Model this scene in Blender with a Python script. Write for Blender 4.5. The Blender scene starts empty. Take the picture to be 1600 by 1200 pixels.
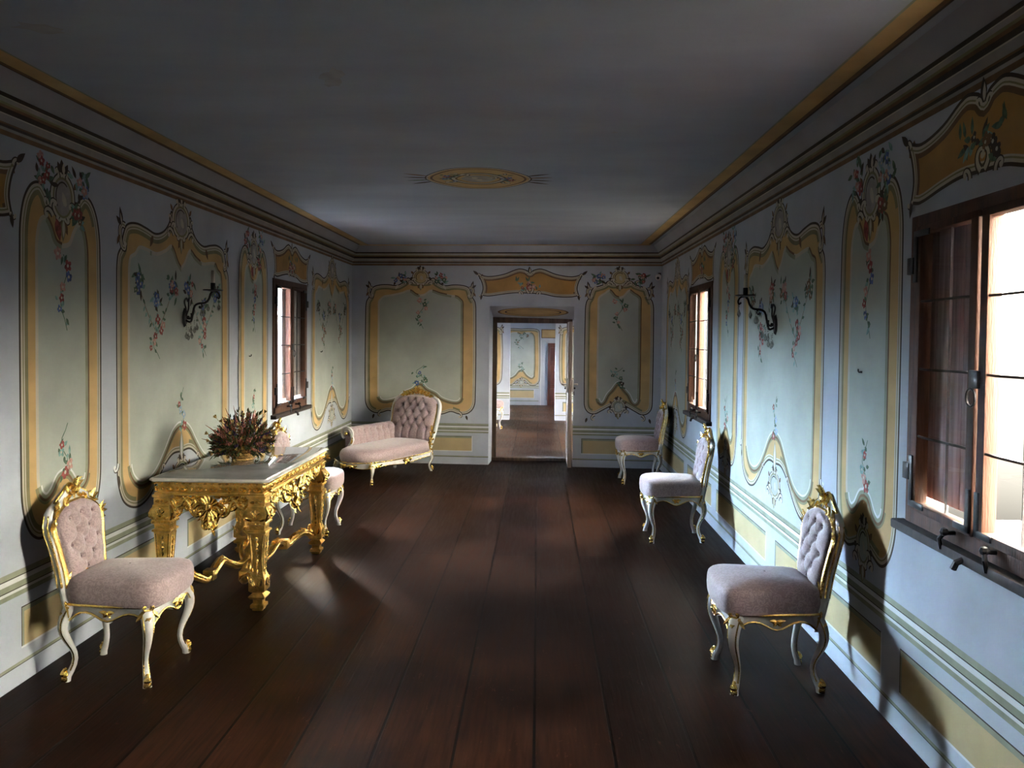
import bpy, bmesh, math, random
from mathutils import Vector, Matrix
random.seed(7)
PI = math.pi
S = bpy.context.scene
COL = S.collection

# ------------------------------------------------------------------ camera
CAM_H, F_PX = 1.72, 1290.0
YAW, PITCH, ROLL = 0.0318, -0.0285, 0.0100
_f = Vector((-math.sin(YAW) * math.cos(PITCH), math.cos(YAW) * math.cos(PITCH), math.sin(PITCH)))
_r = Vector((math.cos(YAW), math.sin(YAW), 0))
_u = _r.cross(_f)
_r2 = math.cos(ROLL) * _r + math.sin(ROLL) * _u
_u2 = -math.sin(ROLL) * _r + math.cos(ROLL) * _u
cd = bpy.data.cameras.new('camera')
cam = bpy.data.objects.new('camera', cd)
COL.objects.link(cam)
cam.matrix_world = Matrix(((_r2.x, _u2.x, -_f.x, 0), (_r2.y, _u2.y, -_f.y, 0), (_r2.z, _u2.z, -_f.z, CAM_H), (0, 0, 0, 1)))
cd.sensor_fit = 'HORIZONTAL'
cd.sensor_width = 36.0
cd.lens = 36.0 * F_PX / 1600.0
cd.shift_y = -39.74 / 1600.0
cd.clip_start = 0.05
S.camera = cam

# ------------------------------------------------------------------ sky, exposure
SKY, GLOW = 20.0, 20.0
W = bpy.data.worlds.new('sky')
S.world = W
W.use_nodes = True
nt = W.node_tree
nt.nodes.clear()
def wn(t, **k):
    n = nt.nodes.new(t)
    for a, b in k.items(): setattr(n, a, b)
    return n
tc = wn('ShaderNodeTexCoord'); sx = wn('ShaderNodeSeparateXYZ')
nt.links.new(tc.outputs['Generated'], sx.inputs[0])
mr = wn('ShaderNodeMapRange'); mr.inputs[1].default_value = -0.7; mr.inputs[2].default_value = 0.7
nt.links.new(sx.outputs[0], mr.inputs[0])
cr = wn('ShaderNodeValToRGB')                       # cool sky on one side of the house, warm hazy light on the other
cr.color_ramp.elements[0].color = (0.46, 0.62, 0.84, 1)
cr.color_ramp.elements[1].color = (2.3, 2.03, 1.71, 1)
nt.links.new(mr.outputs[0], cr.inputs[0])
zr = wn('ShaderNodeValToRGB')                       # brightness by height: dim ground, bright sky
els = zr.color_ramp.elements
els[0].position = 0.0; els[0].color = (0.005, 0.005, 0.005, 1)
els[1].position = 1.0; els[1].color = (0.4, 0.4, 0.4, 1)
for q, v in ((0.40, 0.002), (0.44, 0.007), (0.503, 0.010), (0.535, 0.6), (0.57, 0.95), (0.62, 1.0), (0.75, 0.85)):
    e = els.new(q); e.color = (v, v, v, 1)
zm = wn('ShaderNodeMapRange'); zm.inputs[1].default_value = -1; zm.inputs[2].default_value = 1
nt.links.new(sx.outputs[2], zm.inputs[0]); nt.links.new(zm.outputs[0], zr.inputs[0])
mx = wn('ShaderNodeMix', data_type='RGBA', blend_type='MULTIPLY'); mx.inputs[0].default_value = 1.0
nt.links.new(cr.outputs[0], mx.inputs[6]); nt.links.new(zr.outputs[0], mx.inputs[7])
bg = wn('ShaderNodeBackground'); bg.inputs[1].default_value = SKY
# low morning glow in the haze on the left side of the house
gd_ = wn('ShaderNodeVectorMath', operation='DOT_PRODUCT'); gd_.inputs[1].default_value = Vector((-0.70, 0.68, 0.20)).normalized()
nt.links.new(tc.outputs['Generated'], gd_.inputs[0])
gx = wn('ShaderNodeMath', operation='MAXIMUM'); gx.inputs[1].default_value = 0.0; nt.links.new(gd_.outputs['Value'], gx.inputs[0])
gp = wn('ShaderNodeMath', operation='POWER'); gp.inputs[1].default_value = 7.0; nt.links.new(gx.outputs[0], gp.inputs[0])
gm_ = wn('ShaderNodeMath', operation='MULTIPLY_ADD'); gm_.inputs[1].default_value = GLOW; gm_.inputs[2].default_value = 1.0; nt.links.new(gp.outputs[0], gm_.inputs[0])
gs = wn('ShaderNodeMath', operation='MULTIPLY'); gs.inputs[1].default_value = SKY; nt.links.new(gm_.outputs[0], gs.inputs[0])
nt.links.new(gs.outputs[0], bg.inputs[1])
nt.links.new(mx.outputs[2], bg.inputs[0])
wo = wn('ShaderNodeOutputWorld'); nt.links.new(bg.outputs[0], wo.inputs[0])
W.cycles.sampling_method = 'MANUAL'; W.cycles.sample_map_resolution = 512

sd = bpy.data.lights.new('hazy_sun', 'SUN'); sd.energy = 13.0; sd.angle = math.radians(13); sd.color = (1.0, 0.72, 0.45)
sun = bpy.data.objects.new('hazy_sun', sd); COL.objects.link(sun); sun.location = (-6, 16, 8)
sun.rotation_euler = Vector((0.36, -0.78, -0.52)).to_track_quat('-Z', 'Y').to_euler()

S.view_settings.view_transform = 'Standard'
S.view_settings.look = 'None'
S.view_settings.gamma = 1.0
S.view_settings.use_curve_mapping = False
S.view_settings.exposure = 2.52
S.cycles.use_denoising = True
S.cycles.max_bounces = 8
S.cycles.diffuse_bounces = 5
S.cycles.transparent_max_bounces = 16
S.cycles.sample_clamp_indirect = 6.0
S.cycles.caustics_reflective = False
S.cycles.caustics_refractive = False

# ------------------------------------------------------------------ materials
def mat(name, col, rough=0.6, metal=0.0, var=0.08, scale=6.0, bump=0.0, bscale=60.0, spec=0.5, stretch=(1, 1, 1), col2=None, coat=0.0):
    m = bpy.data.materials.new(name); m.use_nodes = True
    t = m.node_tree; b = t.nodes['Principled BSDF']
    b.inputs['Roughness'].default_value = rough
    b.inputs['Metallic'].default_value = metal
    b.inputs['Specular IOR Level'].default_value = spec
    if coat: b.inputs['Coat Weight'].default_value = coat; b.inputs['Coat Roughness'].default_value = 0.08
    co = t.nodes.new('ShaderNodeTexCoord'); mp = t.nodes.new('ShaderNodeMapping')
    mp.inputs['Scale'].default_value = stretch
    t.links.new(co.outputs['Object'], mp.inputs[0])
    n = t.nodes.new('ShaderNodeTexNoise'); n.inputs['Scale'].default_value = scale; n.inputs['Detail'].default_value = 5
    t.links.new(mp.outputs[0], n.inputs['Vector'])
    r = t.nodes.new('ShaderNodeValToRGB')
    c2 = col2 or tuple(c * (1 - 2.2 * var) for c in col)
    c1 = col if col2 else tuple(min(1, c * (1 + 1.2 * var)) for c in col)
    r.color_ramp.elements[0].color = (*c2, 1); r.color_ramp.elements[0].position = 0.3
    r.color_ramp.elements[1].color = (*c1, 1); r.color_ramp.elements[1].position = 0.7
    t.links.new(n.outputs[0], r.inputs[0]); t.links.new(r.outputs[0], b.inputs['Base Color'])
    if bump:
        n2 = t.nodes.new('ShaderNodeTexNoise'); n2.inputs['Scale'].default_value = bscale; n2.inputs['Detail'].default_value = 3
        t.links.new(mp.outputs[0], n2.inputs['Vector'])
        bu = t.nodes.new('ShaderNodeBump'); bu.inputs['Strength'].default_value = bump; bu.inputs['Distance'].default_value = 0.01
        t.links.new(n2.outputs[0], bu.inputs['Height']); t.links.new(bu.outputs[0], b.inputs['Normal'])
    return m

M = {}
M['plaster'] = mat('blue_grey_plaster', (0.370, 0.404, 0.455), 0.85, var=0.07, scale=2.2, bump=0.15, bscale=18)
M['ceil'] = mat('ceiling_plaster', (0.30, 0.34, 0.405), 0.9, var=0.05, scale=1.6, stretch=(0.6, 1.6, 1), bump=0.2, bscale=9)
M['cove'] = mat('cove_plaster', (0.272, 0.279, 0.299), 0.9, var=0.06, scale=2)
M['cornice_grey'] = mat('cornice_grey_plaster', (0.25, 0.24, 0.22), 0.9, var=0.08, scale=5)
M['ceil_stain'] = mat('ceiling_stain', (0.29, 0.30, 0.31), 0.9, var=0.1, scale=8)
M['sage'] = mat('sage_paint', (0.333, 0.360, 0.313), 0.85, var=0.06, scale=3)
M['ochre'] = mat('ochre_paint', (0.450, 0.300, 0.122), 0.85, var=0.09, scale=4)
M['ochre_deep'] = mat('deep_ochre_paint', (0.340, 0.184, 0.048), 0.85, var=0.12, scale=4)
M['ochre_pale'] = mat('pale_ochre_paint', (0.408, 0.320, 0.163), 0.85, var=0.06, scale=3)
M['olive'] = mat('olive_paint', (0.184, 0.170, 0.082), 0.85, var=0.10, scale=8)
M['green_line'] = mat('green_grey_paint', (0.218, 0.238, 0.163), 0.85, var=0.10, scale=8)
M['cream'] = mat('cream_paint', (0.430, 0.395, 0.315), 0.85, var=0.05, scale=6)
M['white_line'] = mat('white_paint_line', (0.530, 0.544, 0.537), 0.85, var=0.04, scale=6)
M['dark'] = mat('dark_brown_paint', (0.037, 0.024, 0.015), 0.85, var=0.15, scale=10)
M['umber'] = mat('umber_paint', (0.136, 0.075, 0.031), 0.85, var=0.15, scale=10)
M['pinkish'] = mat('cartouche_grey_paint', (0.286, 0.272, 0.252), 0.85, var=0.12, scale=14)
M['rose'] = mat('rose_paint', (0.240, 0.050, 0.042), 0.85, var=0.3, scale=40)
M['pink'] = mat('pink_paint', (0.422, 0.231, 0.190), 0.85, var=0.2, scale=40)
M['blue'] = mat('blue_paint', (0.068, 0.116, 0.286), 0.85, var=0.3, scale=40)
M['paleblue'] = mat('pale_blue_paint', (0.218, 0.306, 0.408), 0.85, var=0.15, scale=40)
M['leafg'] = mat('leaf_green_paint', (0.068, 0.122, 0.075), 0.85, var=0.25, scale=40)
M['teal'] = mat('teal_paint', (0.163, 0.286, 0.258), 0.85, var=0.2, scale=40)
M['wood_win'] = mat('window_wood', (0.075, 0.028, 0.012), 0.72, var=0.25, scale=5, stretch=(6, 6, 0.6), bump=0.2, bscale=30)
M['wood_dark'] = mat('dark_wood', (0.022, 0.013, 0.010), 0.75, var=0.25, scale=6, stretch=(6, 6, 0.6))
M['wood_door'] = mat('door_wood', (0.30, 0.22, 0.17), 0.6, var=0.25, scale=5, stretch=(5, 5, 0.5), col2=(0.16, 0.12, 0.10))
M['wood_frame'] = mat('door_frame_wood', (0.06, 0.036, 0.022), 0.9, var=0.3, scale=5, stretch=(5, 5, 0.5))
M['red_door'] = mat('red_brown_door', (0.09, 0.025, 0.012), 0.5, var=0.3, scale=4, stretch=(5, 5, 0.6))
M['iron'] = mat('black_iron', (0.018, 0.017, 0.018), 0.45, metal=0.6, var=0.2, scale=20)
M['lead'] = mat('lead_came', (0.08, 0.08, 0.082), 0.5, metal=0.4, var=0.1, scale=20)
M['white'] = mat('white_lacquer', (0.56, 0.56, 0.545), 0.32, var=0.06, scale=12, coat=0.2)
M['gold'] = mat('gilding', (0.86, 0.58, 0.17), 0.27, metal=1.0, var=0.12, scale=30, bump=0.35, bscale=140)
M['gold_old'] = mat('old_gilding', (0.78, 0.50, 0.15), 0.33, metal=1.0, var=0.18, scale=22, bump=0.55, bscale=120)
M['marble'] = mat('white_marble', (0.70, 0.69, 0.66), 0.25, var=0.07, scale=9)
M['marble_grey'] = mat('polished_grey_marble', (0.34, 0.35, 0.35), 0.045, var=0.12, scale=5, spec=0.9, coat=0.6)
M['candle'] = mat('candle_wax', (0.66, 0.62, 0.52), 0.5, var=0.05, scale=10)
M['basket'] = mat('golden_basket', (0.50, 0.29, 0.08), 0.5, metal=0.25, var=0.3, scale=60, bump=0.6, bscale=120)
M['stem'] = mat('dry_stem', (0.14, 0.12, 0.035), 0.8, var=0.3, scale=30)
M['pl_green'] = mat('plant_green', (0.065, 0.085, 0.022), 0.8, var=0.3, scale=30)
M['pl_rust'] = mat('plant_rust', (0.26, 0.085, 0.035), 0.85, var=0.35, scale=30)
M['pl_pink'] = mat('plant_pink', (0.50, 0.20, 0.16), 0.85, var=0.3, scale=30)
M['pl_purple'] = mat('plant_purple', (0.06, 0.035, 0.11), 0.85, var=0.3, scale=30)
M['pl_straw'] = mat('plant_straw', (0.42, 0.28, 0.09), 0.85, var=0.3, scale=30)
M['plastic'] = mat('white_plastic', (0.55, 0.53, 0.48), 0.5, var=0.04)
M['stone'] = mat('outside_sill_stone', (0.30, 0.29, 0.27), 0.9, var=0.08)
M['shutter'] = mat('shutter_boards', (0.46, 0.33, 0.37), 0.7, var=0.35, scale=3, stretch=(14, 14, 0.7), col2=(0.20, 0.13, 0.145))
M['shutter_grey'] = mat('weathered_shutter_boards', (0.62, 0.56, 0.57), 0.8, var=0.35, scale=3, stretch=(22, 22, 0.5), col2=(0.30, 0.24, 0.25))

def carve_gold(m, scale=55):
    """chased foliage relief over the gilding"""
    t = m.node_tree; b = t.nodes['Principled BSDF']
    co = t.nodes.new('ShaderNodeTexCoord'); nz = t.nodes.new('ShaderNodeTexNoise'); nz.inputs['Scale'].default_value = 30; nz.inputs['Detail'].default_value = 1
    t.links.new(co.outputs['Object'], nz.inputs['Vector'])
    ad = t.nodes.new('ShaderNodeVectorMath'); ad.operation = 'MULTIPLY_ADD'; ad.inputs[1].default_value = (.03, .03, .03)
    t.links.new(nz.outputs['Color'], ad.inputs[0]); t.links.new(co.outputs['Object'], ad.inputs[2])
    v = t.nodes.new('ShaderNodeTexVoronoi'); v.feature = 'SMOOTH_F1'; v.inputs['Scale'].default_value = scale; v.inputs['Smoothness'].default_value = .35
    t.links.new(ad.outputs[0], v.inputs['Vector'])
    bu = t.nodes.new('ShaderNodeBump'); bu.invert = True; bu.inputs['Strength'].default_value = 0.5; bu.inputs['Distance'].default_value = 0.009
    t.links.new(v.outputs['Distance'], bu.inputs['Height']); t.links.new(bu.outputs[0], b.inputs['Normal'])
carve_gold(M['gold_old'])

def fabric():
    m = bpy.data.materials.new('mauve_damask'); m.use_nodes = True
    t = m.node_tree; b = t.nodes['Principled BSDF']
    b.inputs['Roughness'].default_value = 0.62; b.inputs['Sheen Weight'].default_value = 0.35
    b.inputs['Specular IOR Level'].default_value = 0.3
    co = t.nodes.new('ShaderNodeTexCoord')
    n = t.nodes.new('ShaderNodeTexNoise'); n.inputs['Scale'].default_value = 38; n.inputs['Detail'].default_value = 2; n.inputs['Distortion'].default_value = 2.5
    t.links.new(co.outputs['Object'], n.inputs['Vector'])
    r = t.nodes.new('ShaderNodeValToRGB')
    r.color_ramp.elements[0].position = 0.47; r.color_ramp.elements[0].color = (0.262, 0.192, 0.195, 1)
    r.color_ramp.elements[1].position = 0.53; r.color_ramp.elements[1].color = (0.345, 0.258, 0.260, 1)
    t.links.new(n.outputs[0], r.inputs[0]); t.links.new(r.outputs[0], b.inputs['Base Color'])
    w = t.nodes.new('ShaderNodeTexNoise'); w.inputs['Scale'].default_value = 260
    t.links.new(co.outputs['Object'], w.inputs['Vector'])
    bu = t.nodes.new('ShaderNodeBump'); bu.inputs['Strength'].default_value = 0.12; bu.inputs['Distance'].default_value = 0.004
    t.links.new(w.outputs[0], bu.inputs['Height']); t.links.new(bu.outputs[0], b.inputs['Normal'])
    return m
M['fabric'] = fabric()

def floor_mat(name, dark, light, rough, plank=0.33):
    m = bpy.data.materials.new(name); m.use_nodes = True
    t = m.node_tree; b = t.nodes['Principled BSDF']; L = t.links.new
    co = t.nodes.new('ShaderNodeTexCoord'); mp = t.nodes.new('ShaderNodeMapping')
    mp.inputs['Rotation'].default_value = (0, 0, PI / 2)
    L(co.outputs['Object'], mp.inputs[0])
    br = t.nodes.new('ShaderNodeTexBrick')
    br.inputs['Scale'].default_value = 1.0; br.inputs['Brick Width'].default_value = 6.4; br.inputs['Row Height'].default_value = plank
    br.inputs['Mortar Size'].default_value = 0.007; br.inputs['Mortar Smooth'].default_value = 0.3; br.inputs['Bias'].default_value = 0.0
    br.offset = 0.37
    br.inputs['Color1'].default_value = (*dark, 1); br.inputs['Color2'].default_value = (*light, 1); br.inputs['Mortar'].default_value = (0.001, 0.001, 0.001, 1)
    L(mp.outputs[0], br.inputs['Vector'])
    m2 = t.nodes.new('ShaderNodeMapping'); m2.inputs['Scale'].default_value = (14, 0.9, 1)
    L(co.outputs['Object'], m2.inputs[0])
    gr = t.nodes.new('ShaderNodeTexNoise'); gr.inputs['Scale'].default_value = 3.0; gr.inputs['Detail'].default_value = 7; gr.inputs['Distortion'].default_value = 0.6
    L(m2.outputs[0], gr.inputs['Vector'])
    gm = t.nodes.new('ShaderNodeMapRange'); gm.inputs[1].default_value = 0.25; gm.inputs[2].default_value = 0.75; gm.inputs[3].default_value = 0.35; gm.inputs[4].default_value = 1.6
    L(gr.outputs[0], gm.inputs[0])
    mu = t.nodes.new('ShaderNodeMix'); mu.data_type = 'RGBA'; mu.blend_type = 'MULTIPLY'; mu.inputs[0].default_value = 1
    L(br.outputs['Color'], mu.inputs[6]); L(gm.outputs[0], mu.inputs[7])
    # broad worn and darkened areas
    lf_ = t.nodes.new('ShaderNodeTexNoise'); lf_.inputs['Scale'].default_value = 1.1; lf_.inputs['Detail'].default_value = 4
    L(co.outputs['Object'], lf_.inputs['Vector'])
    lm = t.nodes.new('ShaderNodeMapRange'); lm.inputs[1].default_value = 0.38; lm.inputs[2].default_value = 0.62; lm.inputs[3].default_value = 0.45; lm.inputs[4].default_value = 1.35
    L(lf_.outputs[0], lm.inputs[0])
    ml = t.nodes.new('ShaderNodeMix'); ml.data_type = 'RGBA'; ml.blend_type = 'MULTIPLY'; ml.inputs[0].default_value = 1
    L(mu.outputs[2], ml.inputs[6]); L(lm.outputs[0], ml.inputs[7]); mu = ml
    # worn scratches
    m3 = t.nodes.new('ShaderNodeMapping'); m3.inputs['Scale'].default_value = (9, 3.0, 1); m3.inputs['Rotation'].default_value = (0, 0, 0.35)
    L(co.outputs['Object'], m3.inputs[0])
    sc = t.nodes.new('ShaderNodeTexNoise'); sc.inputs['Scale'].default_value = 5.0; sc.inputs['Detail'].default_value = 6; sc.inputs['Distortion'].default_value = 1.5
    L(m3.outputs[0], sc.inputs['Vector'])
    sr = t.nodes.new('ShaderNodeMapRange'); sr.inputs[1].default_value = 0.66; sr.inputs[2].default_value = 0.74
    L(sc.outputs[0], sr.inputs[0])
    sf = t.nodes.new('ShaderNodeMath'); sf.operation = 'MULTIPLY'; sf.inputs[1].default_value = 0.5
    L(sr.outputs[0], sf.inputs[0])
    mw = t.nodes.new('ShaderNodeMix'); mw.data_type = 'RGBA'
    L(sf.outputs[0], mw.inputs[0]); L(mu.outputs[2], mw.inputs[6]); mw.inputs[7].default_value = (light[0] * 3, light[1] * 3.2, light[2] * 3.6, 1)
    L(mw.outputs[2], b.inputs['Base Color'])
    rr = t.nodes.new('ShaderNodeMapRange'); rr.inputs[3].default_value = rough - 0.1; rr.inputs[4].default_value = rough + 0.18
    L(gr.outputs[0], rr.inputs[0]); L(rr.outputs[0], b.inputs['Roughness'])
    b.inputs['Specular IOR Level'].default_value = 0.025
    bu = t.nodes.new('ShaderNodeBump'); bu.inputs['Strength'].default_value = 0.22; bu.inputs['Distance'].default_value = 0.005
    iv = t.nodes.new('ShaderNodeMath'); iv.operation = 'MULTIPLY_ADD'; iv.inputs[1].default_value = -1.0
    L(br.outputs['Fac'], iv.inputs[0]); L(gr.outputs[0], iv.inputs[2])
    L(iv.outputs[0], bu.inputs['Height']); L(bu.outputs[0], b.inputs['Normal'])
    return m
M['floor'] = floor_mat('dark_stained_planks', (0.0095, 0.0038, 0.0026), (0.024, 0.0100, 0.0058), 0.33)
M['floor2'] = floor_mat('worn_brown_planks', (0.028, 0.014, 0.008), (0.055, 0.027, 0.015), 0.34, 0.36)

def glass():
    m = bpy.data.materials.new('thin_glass'); m.use_nodes = True
    t = m.node_tree; t.nodes.clear()
    tr = t.nodes.new('ShaderNodeBsdfTransparent'); tr.inputs[0].default_value = (0.93, 0.95, 0.94, 1)
    gl = t.nodes.new('ShaderNodeBsdfGlossy'); gl.inputs['Roughness'].default_value = 0.02
    no = t.nodes.new('ShaderNodeTexNoise'); no.inputs['Scale'].default_value = 3
    co = t.nodes.new('ShaderNodeTexCoord'); t.links.new(co.outputs['Object'], no.inputs['Vector'])
    bu = t.nodes.new('ShaderNodeBump'); bu.inputs['Strength'].default_value = 0.05; t.links.new(no.outputs[0], bu.inputs['Height'])
    t.links.new(bu.outputs[0], gl.inputs['Normal'])
    fc = t.nodes.new('ShaderNodeLayerWeight'); pw = t.nodes.new('ShaderNodeMath'); pw.operation = 'POWER'; pw.inputs[1].default_value = 5.0
    t.links.new(fc.outputs['Facing'], pw.inputs[0])
    lw = t.nodes.new('ShaderNodeMath'); lw.operation = 'MULTIPLY_ADD'; lw.inputs[1].default_value = 0.6; lw.inputs[2].default_value = 0.03
    t.links.new(pw.outputs[0], lw.inputs[0])
    mi = t.nodes.new('ShaderNodeMixShader'); o = t.nodes.new('ShaderNodeOutputMaterial')
    t.links.new(lw.outputs[0], mi.inputs[0]); t.links.new(tr.outputs[0], mi.inputs[1]); t.links.new(gl.outputs[0], mi.inputs[2])
    t.links.new(mi.outputs[0], o.inputs[0])
    return m
M['glass'] = glass()
def crystal():
    m = bpy.data.materials.new('crystal_glass'); m.use_nodes = True
    b = m.node_tree.nodes['Principled BSDF']
    b.inputs['Base Color'].default_value = (0.9, 0.9, 0.86, 1); b.inputs['Roughness'].default_value = 0.03
    b.inputs['Transmission Weight'].default_value = 0.85; b.inputs['IOR'].default_value = 1.5
    return m
M['crystal'] = crystal()

# ------------------------------------------------------------------ mesh builder
def frame_of(d, up=Vector((0, 0, 1))):
    d = d.normalized()
    if abs(d.dot(up)) > 0.97: up = Vector((1, 0, 0)) if abs(d.x) < 0.9 else Vector((0, 1, 0))
    a = d.cross(up).normalized(); b = a.cross(d).normalized()
    return a, b
class MB:
    def __init__(s):
        s.v = []; s.f = []; s.m = []; s.mats = []
    def mi(s, m):
        if m is None: return 0
        if m not in s.mats: s.mats.append(m)
        return s.mats.index(m)
    def add(s, vs, fs, m=None):
        k = len(s.v); i = s.mi(m)
        s.v += [tuple(v) for v in vs]
        s.f += [tuple(a + k for a in f) for f in fs]
        s.m += [i] * len(fs)
    def box(s, a, b, m=None, T=None):
        x0, y0, z0 = a; x1, y1, z1 = b
        vs = [Vector(p) for p in ((x0,y0,z0),(x1,y0,z0),(x1,y1,z0),(x0,y1,z0),(x0,y0,z1),(x1,y0,z1),(x1,y1,z1),(x0,y1,z1))]
        if T: vs = [T(v) for v in vs]
        s.add(vs, [(0,3,2,1),(4,5,6,7),(0,1,5,4),(1,2,6,5),(2,3,7,6),(3,0,4,7)], m)
    def bbox(s, a, b, c=0.006, m=None):
        """box with chamfered edges"""
        bm = bmesh.new()
        bmesh.ops.create_cube(bm, size=1)
        for v in bm.verts:
            v.co = Vector(((a[i] + b[i]) / 2 + v.co[i] * (b[i] - a[i]) for i in range(3))) if False else Vector([(a[i] + b[i]) / 2 + v.co[i] * (b[i] - a[i]) for i in range(3)])
        bmesh.ops.bevel(bm, geom=list(bm.edges), offset=c, segments=2, affect='EDGES', profile=0.5)
        bm.verts.index_update()
        s.add([v.co.copy() for v in bm.verts], [[v.index for v in f.verts] for f in bm.faces], m)
        bm.free()
    def tube(s, path, r, n=8, closed=False, flat=1.0, up=Vector((0, 0, 1)), m=None):
        P = [Vector(p) for p in path]; N = len(P)
        R = r if isinstance(r, (list, tuple)) else [r] * N
        vs = []; a = None
        for i in range(N):
            if closed: d = P[(i + 1) % N] - P[i - 1]
            else: d = P[min(i + 1, N - 1)] - P[max(i - 1, 0)]
            if d.length < 1e-9: d = Vector((0, 0, 1))
            d.normalize()
            if a is None: a, b = frame_of(d, up)
            else:
                a = a - d * a.dot(d)
                a = a.normalized() if a.length > 1e-6 else frame_of(d, up)[0]
                b = a.cross(d)
            for j in range(n):
                t = 2 * PI * j / n
                vs.append(P[i] + (a * math.cos(t) + b * math.sin(t) * flat) * R[i])
        fs = []
        for i in range(N if closed else N - 1):
            k = (i + 1) % N
            for j in range(n):
                q = (j + 1) % n
                fs.append((i * n + j, i * n + q, k * n + q, k * n + j))
        if not closed:
            fs.append(tuple(range(n - 1, -1, -1))); fs.append(tuple((N - 1) * n + j for j in range(n)))
        s.add(vs, fs, m)
    def lathe(s, prof, c=(0, 0, 0), n=16, m=None, sq=False):
        """profile (r, z) turned about a vertical axis; sq gives a square section"""
        vs = []; k = 4 if sq else n
        for r, z in prof:
            for j in range(k):
                t = 2 * PI * (j + 0.5) / k if sq else 2 * PI * j / k
                rr = r * 1.41421356 if sq else r
                vs.append((c[0] + rr * math.cos(t), c[1] + rr * math.sin(t), c[2] + z))
        fs = []
        for i in range(len(prof) - 1):
            for j in range(k):
                q = (j + 1) % k
                fs.append((i * k + j, i * k + q, (i + 1) * k + q, (i + 1) * k + j))
        fs.append(tuple(range(k - 1, -1, -1))); fs.append(tuple((len(prof) - 1) * k + j for j in range(k)))
        s.add(vs, fs, m)
    def grid(s, fn, nu, nv, m=None, wrap=False):
        vs = [fn(i / (nu if wrap else nu - 1), j / (nv - 1)) for i in range(nu) for j in range(nv)]
        fs = []
        for i in range(nu if wrap else nu - 1):
            k = (i + 1) % nu
            for j in range(nv - 1):
                fs.append((i * nv + j, k * nv + j, k * nv + j + 1, i * nv + j + 1))
        s.add(vs, fs, m)
    def ball(s, c, r, n=8, sc=(1, 1, 1), m=None):
        c = Vector(c); k = max(4, n // 2 + 1); vs = []; fs = []
        for i in range(k):
            t = PI * i / (k - 1)
            for j in range(n):
                p = 2 * PI * j / n
                vs.append(c + Vector((math.sin(t) * math.cos(p) * sc[0], math.sin(t) * math.sin(p) * sc[1], math.cos(t) * sc[2])) * r)
        for i in range(k - 1):
            for j in range(n):
                q = (j + 1) % n
                fs.append((i * n + j, (i + 1) * n + j, (i + 1) * n + q, i * n + q))
        s.add(vs, fs, m)
    def leaf(s, p, d, nrm, L, w, t=None, curl=0.3, m=None):
        """carved acanthus leaf: a ridged, pointed, curling blade with thickness"""
        p = Vector(p); d = Vector(d).normalized(); nrm = Vector(nrm); nrm = (nrm - d * nrm.dot(d)).normalized()
        sd = d.cross(nrm); t = t or w * 0.45; K = 7; vs = []
        for i in range(K):
            a = i / (K - 1)
            ww = w * (math.sin(PI * (0.12 + 0.88 * a) ** 0.8) * 0.5 + 0.04) * (1.0 + 0.22 * (i % 2))
            c = p + d * (L * a) + nrm * (curl * L * a * a)
            vs += [c - sd * ww, c + nrm * t * (1 - 0.7 * a), c + sd * ww, c - nrm * t * 0.4]
        fs = []
        for i in range(K - 1):
            for j in range(4):
                q = (j + 1) % 4
                fs.append((i * 4 + j, i * 4 + q, (i + 1) * 4 + q, (i + 1) * 4 + j))
        fs += [(3, 2, 1, 0), tuple((K - 1) * 4 + j for j in range(4))]
        s.add(vs, fs, m)
    def scroll(s, p, d, nrm, size, hand=1, turns=1.4, r=None, n=6, m=None):
        """carved C-scroll: starts at p heading d and winds up into a spiral lying square to nrm"""
        p = Vector(p); d = Vector(d).normalized(); nrm = Vector(nrm); nrm = (nrm - d * nrm.dot(d)).normalized()
        sd = nrm.cross(d) * hand; r = r or size * 0.13
        K = 16; pts = []; rad = []; c = p; ang = 0.0; step = size * turns * 2.2 / K
        for i in range(K):
            a = i / (K - 1)
            pts.append(c + nrm * (r * 0.5 * a)); rad.append(r * (1.0 - 0.45 * a))
            ang += turns * 2 * PI * (0.35 + 1.3 * a) / K
            c = c + (d * math.cos(ang) + sd * math.sin(ang)) * step * (1.15 - 0.85 * a)
        s.tube(pts, rad, n, m=m); s.ball(pts[-1], r * 1.15, 6, m=m)
    def build(s, name, material=None, parent=None, smooth=True, sharp=40):
        me = bpy.data.meshes.new(name); me.from_pydata(s.v, [], s.f)
        for mm in (s.mats or [material]): me.materials.append(mm)
        if s.mats: me.polygons.foreach_set('material_index', s.m)
        me.update()
        bm = bmesh.new(); bm.from_mesh(me)
        bmesh.ops.recalc_face_normals(bm, faces=bm.faces); bm.to_mesh(me); bm.free()
        if smooth:
            me.polygons.foreach_set('use_smooth', [True] * len(me.polygons))
            try: me.set_sharp_from_angle(angle=math.radians(sharp))
            except Exception: pass
        o = bpy.data.objects.new(name, me); COL.objects.link(o)
        if parent: o.parent = parent
        return o
def thing(name, label, cat, loc=(0, 0, 0), rz=0.0, group=None):
    o = bpy.data.objects.new(name, None); COL.objects.link(o); o.empty_display_size = 0.1
    o.location = loc; o.rotation_euler = (0, 0, rz)
    o['label'] = label; o['category'] = cat
    if group: o['group'] = group
    return o
def tag(o, label, cat, group=None):
    o['label'] = label; o['category'] = cat
    if group: o['group'] = group
    return o
def struct(o, label, cat):
    o['kind'] = 'structure'; o['label'] = label; o['category'] = cat
    return o
def dup(root, loc, rz, label, group=None):
    def cp(o, par):
        c = o.copy(); COL.objects.link(c); c.parent = par
        for ch in o.children: cp(ch, c)
        return c
    r = root.copy(); COL.objects.link(r); r.location = loc; r.rotation_euler = (0, 0, rz); r['label'] = label
    if group: r['group'] = group
    for ch in root.children: cp(ch, r)
    return r
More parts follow.
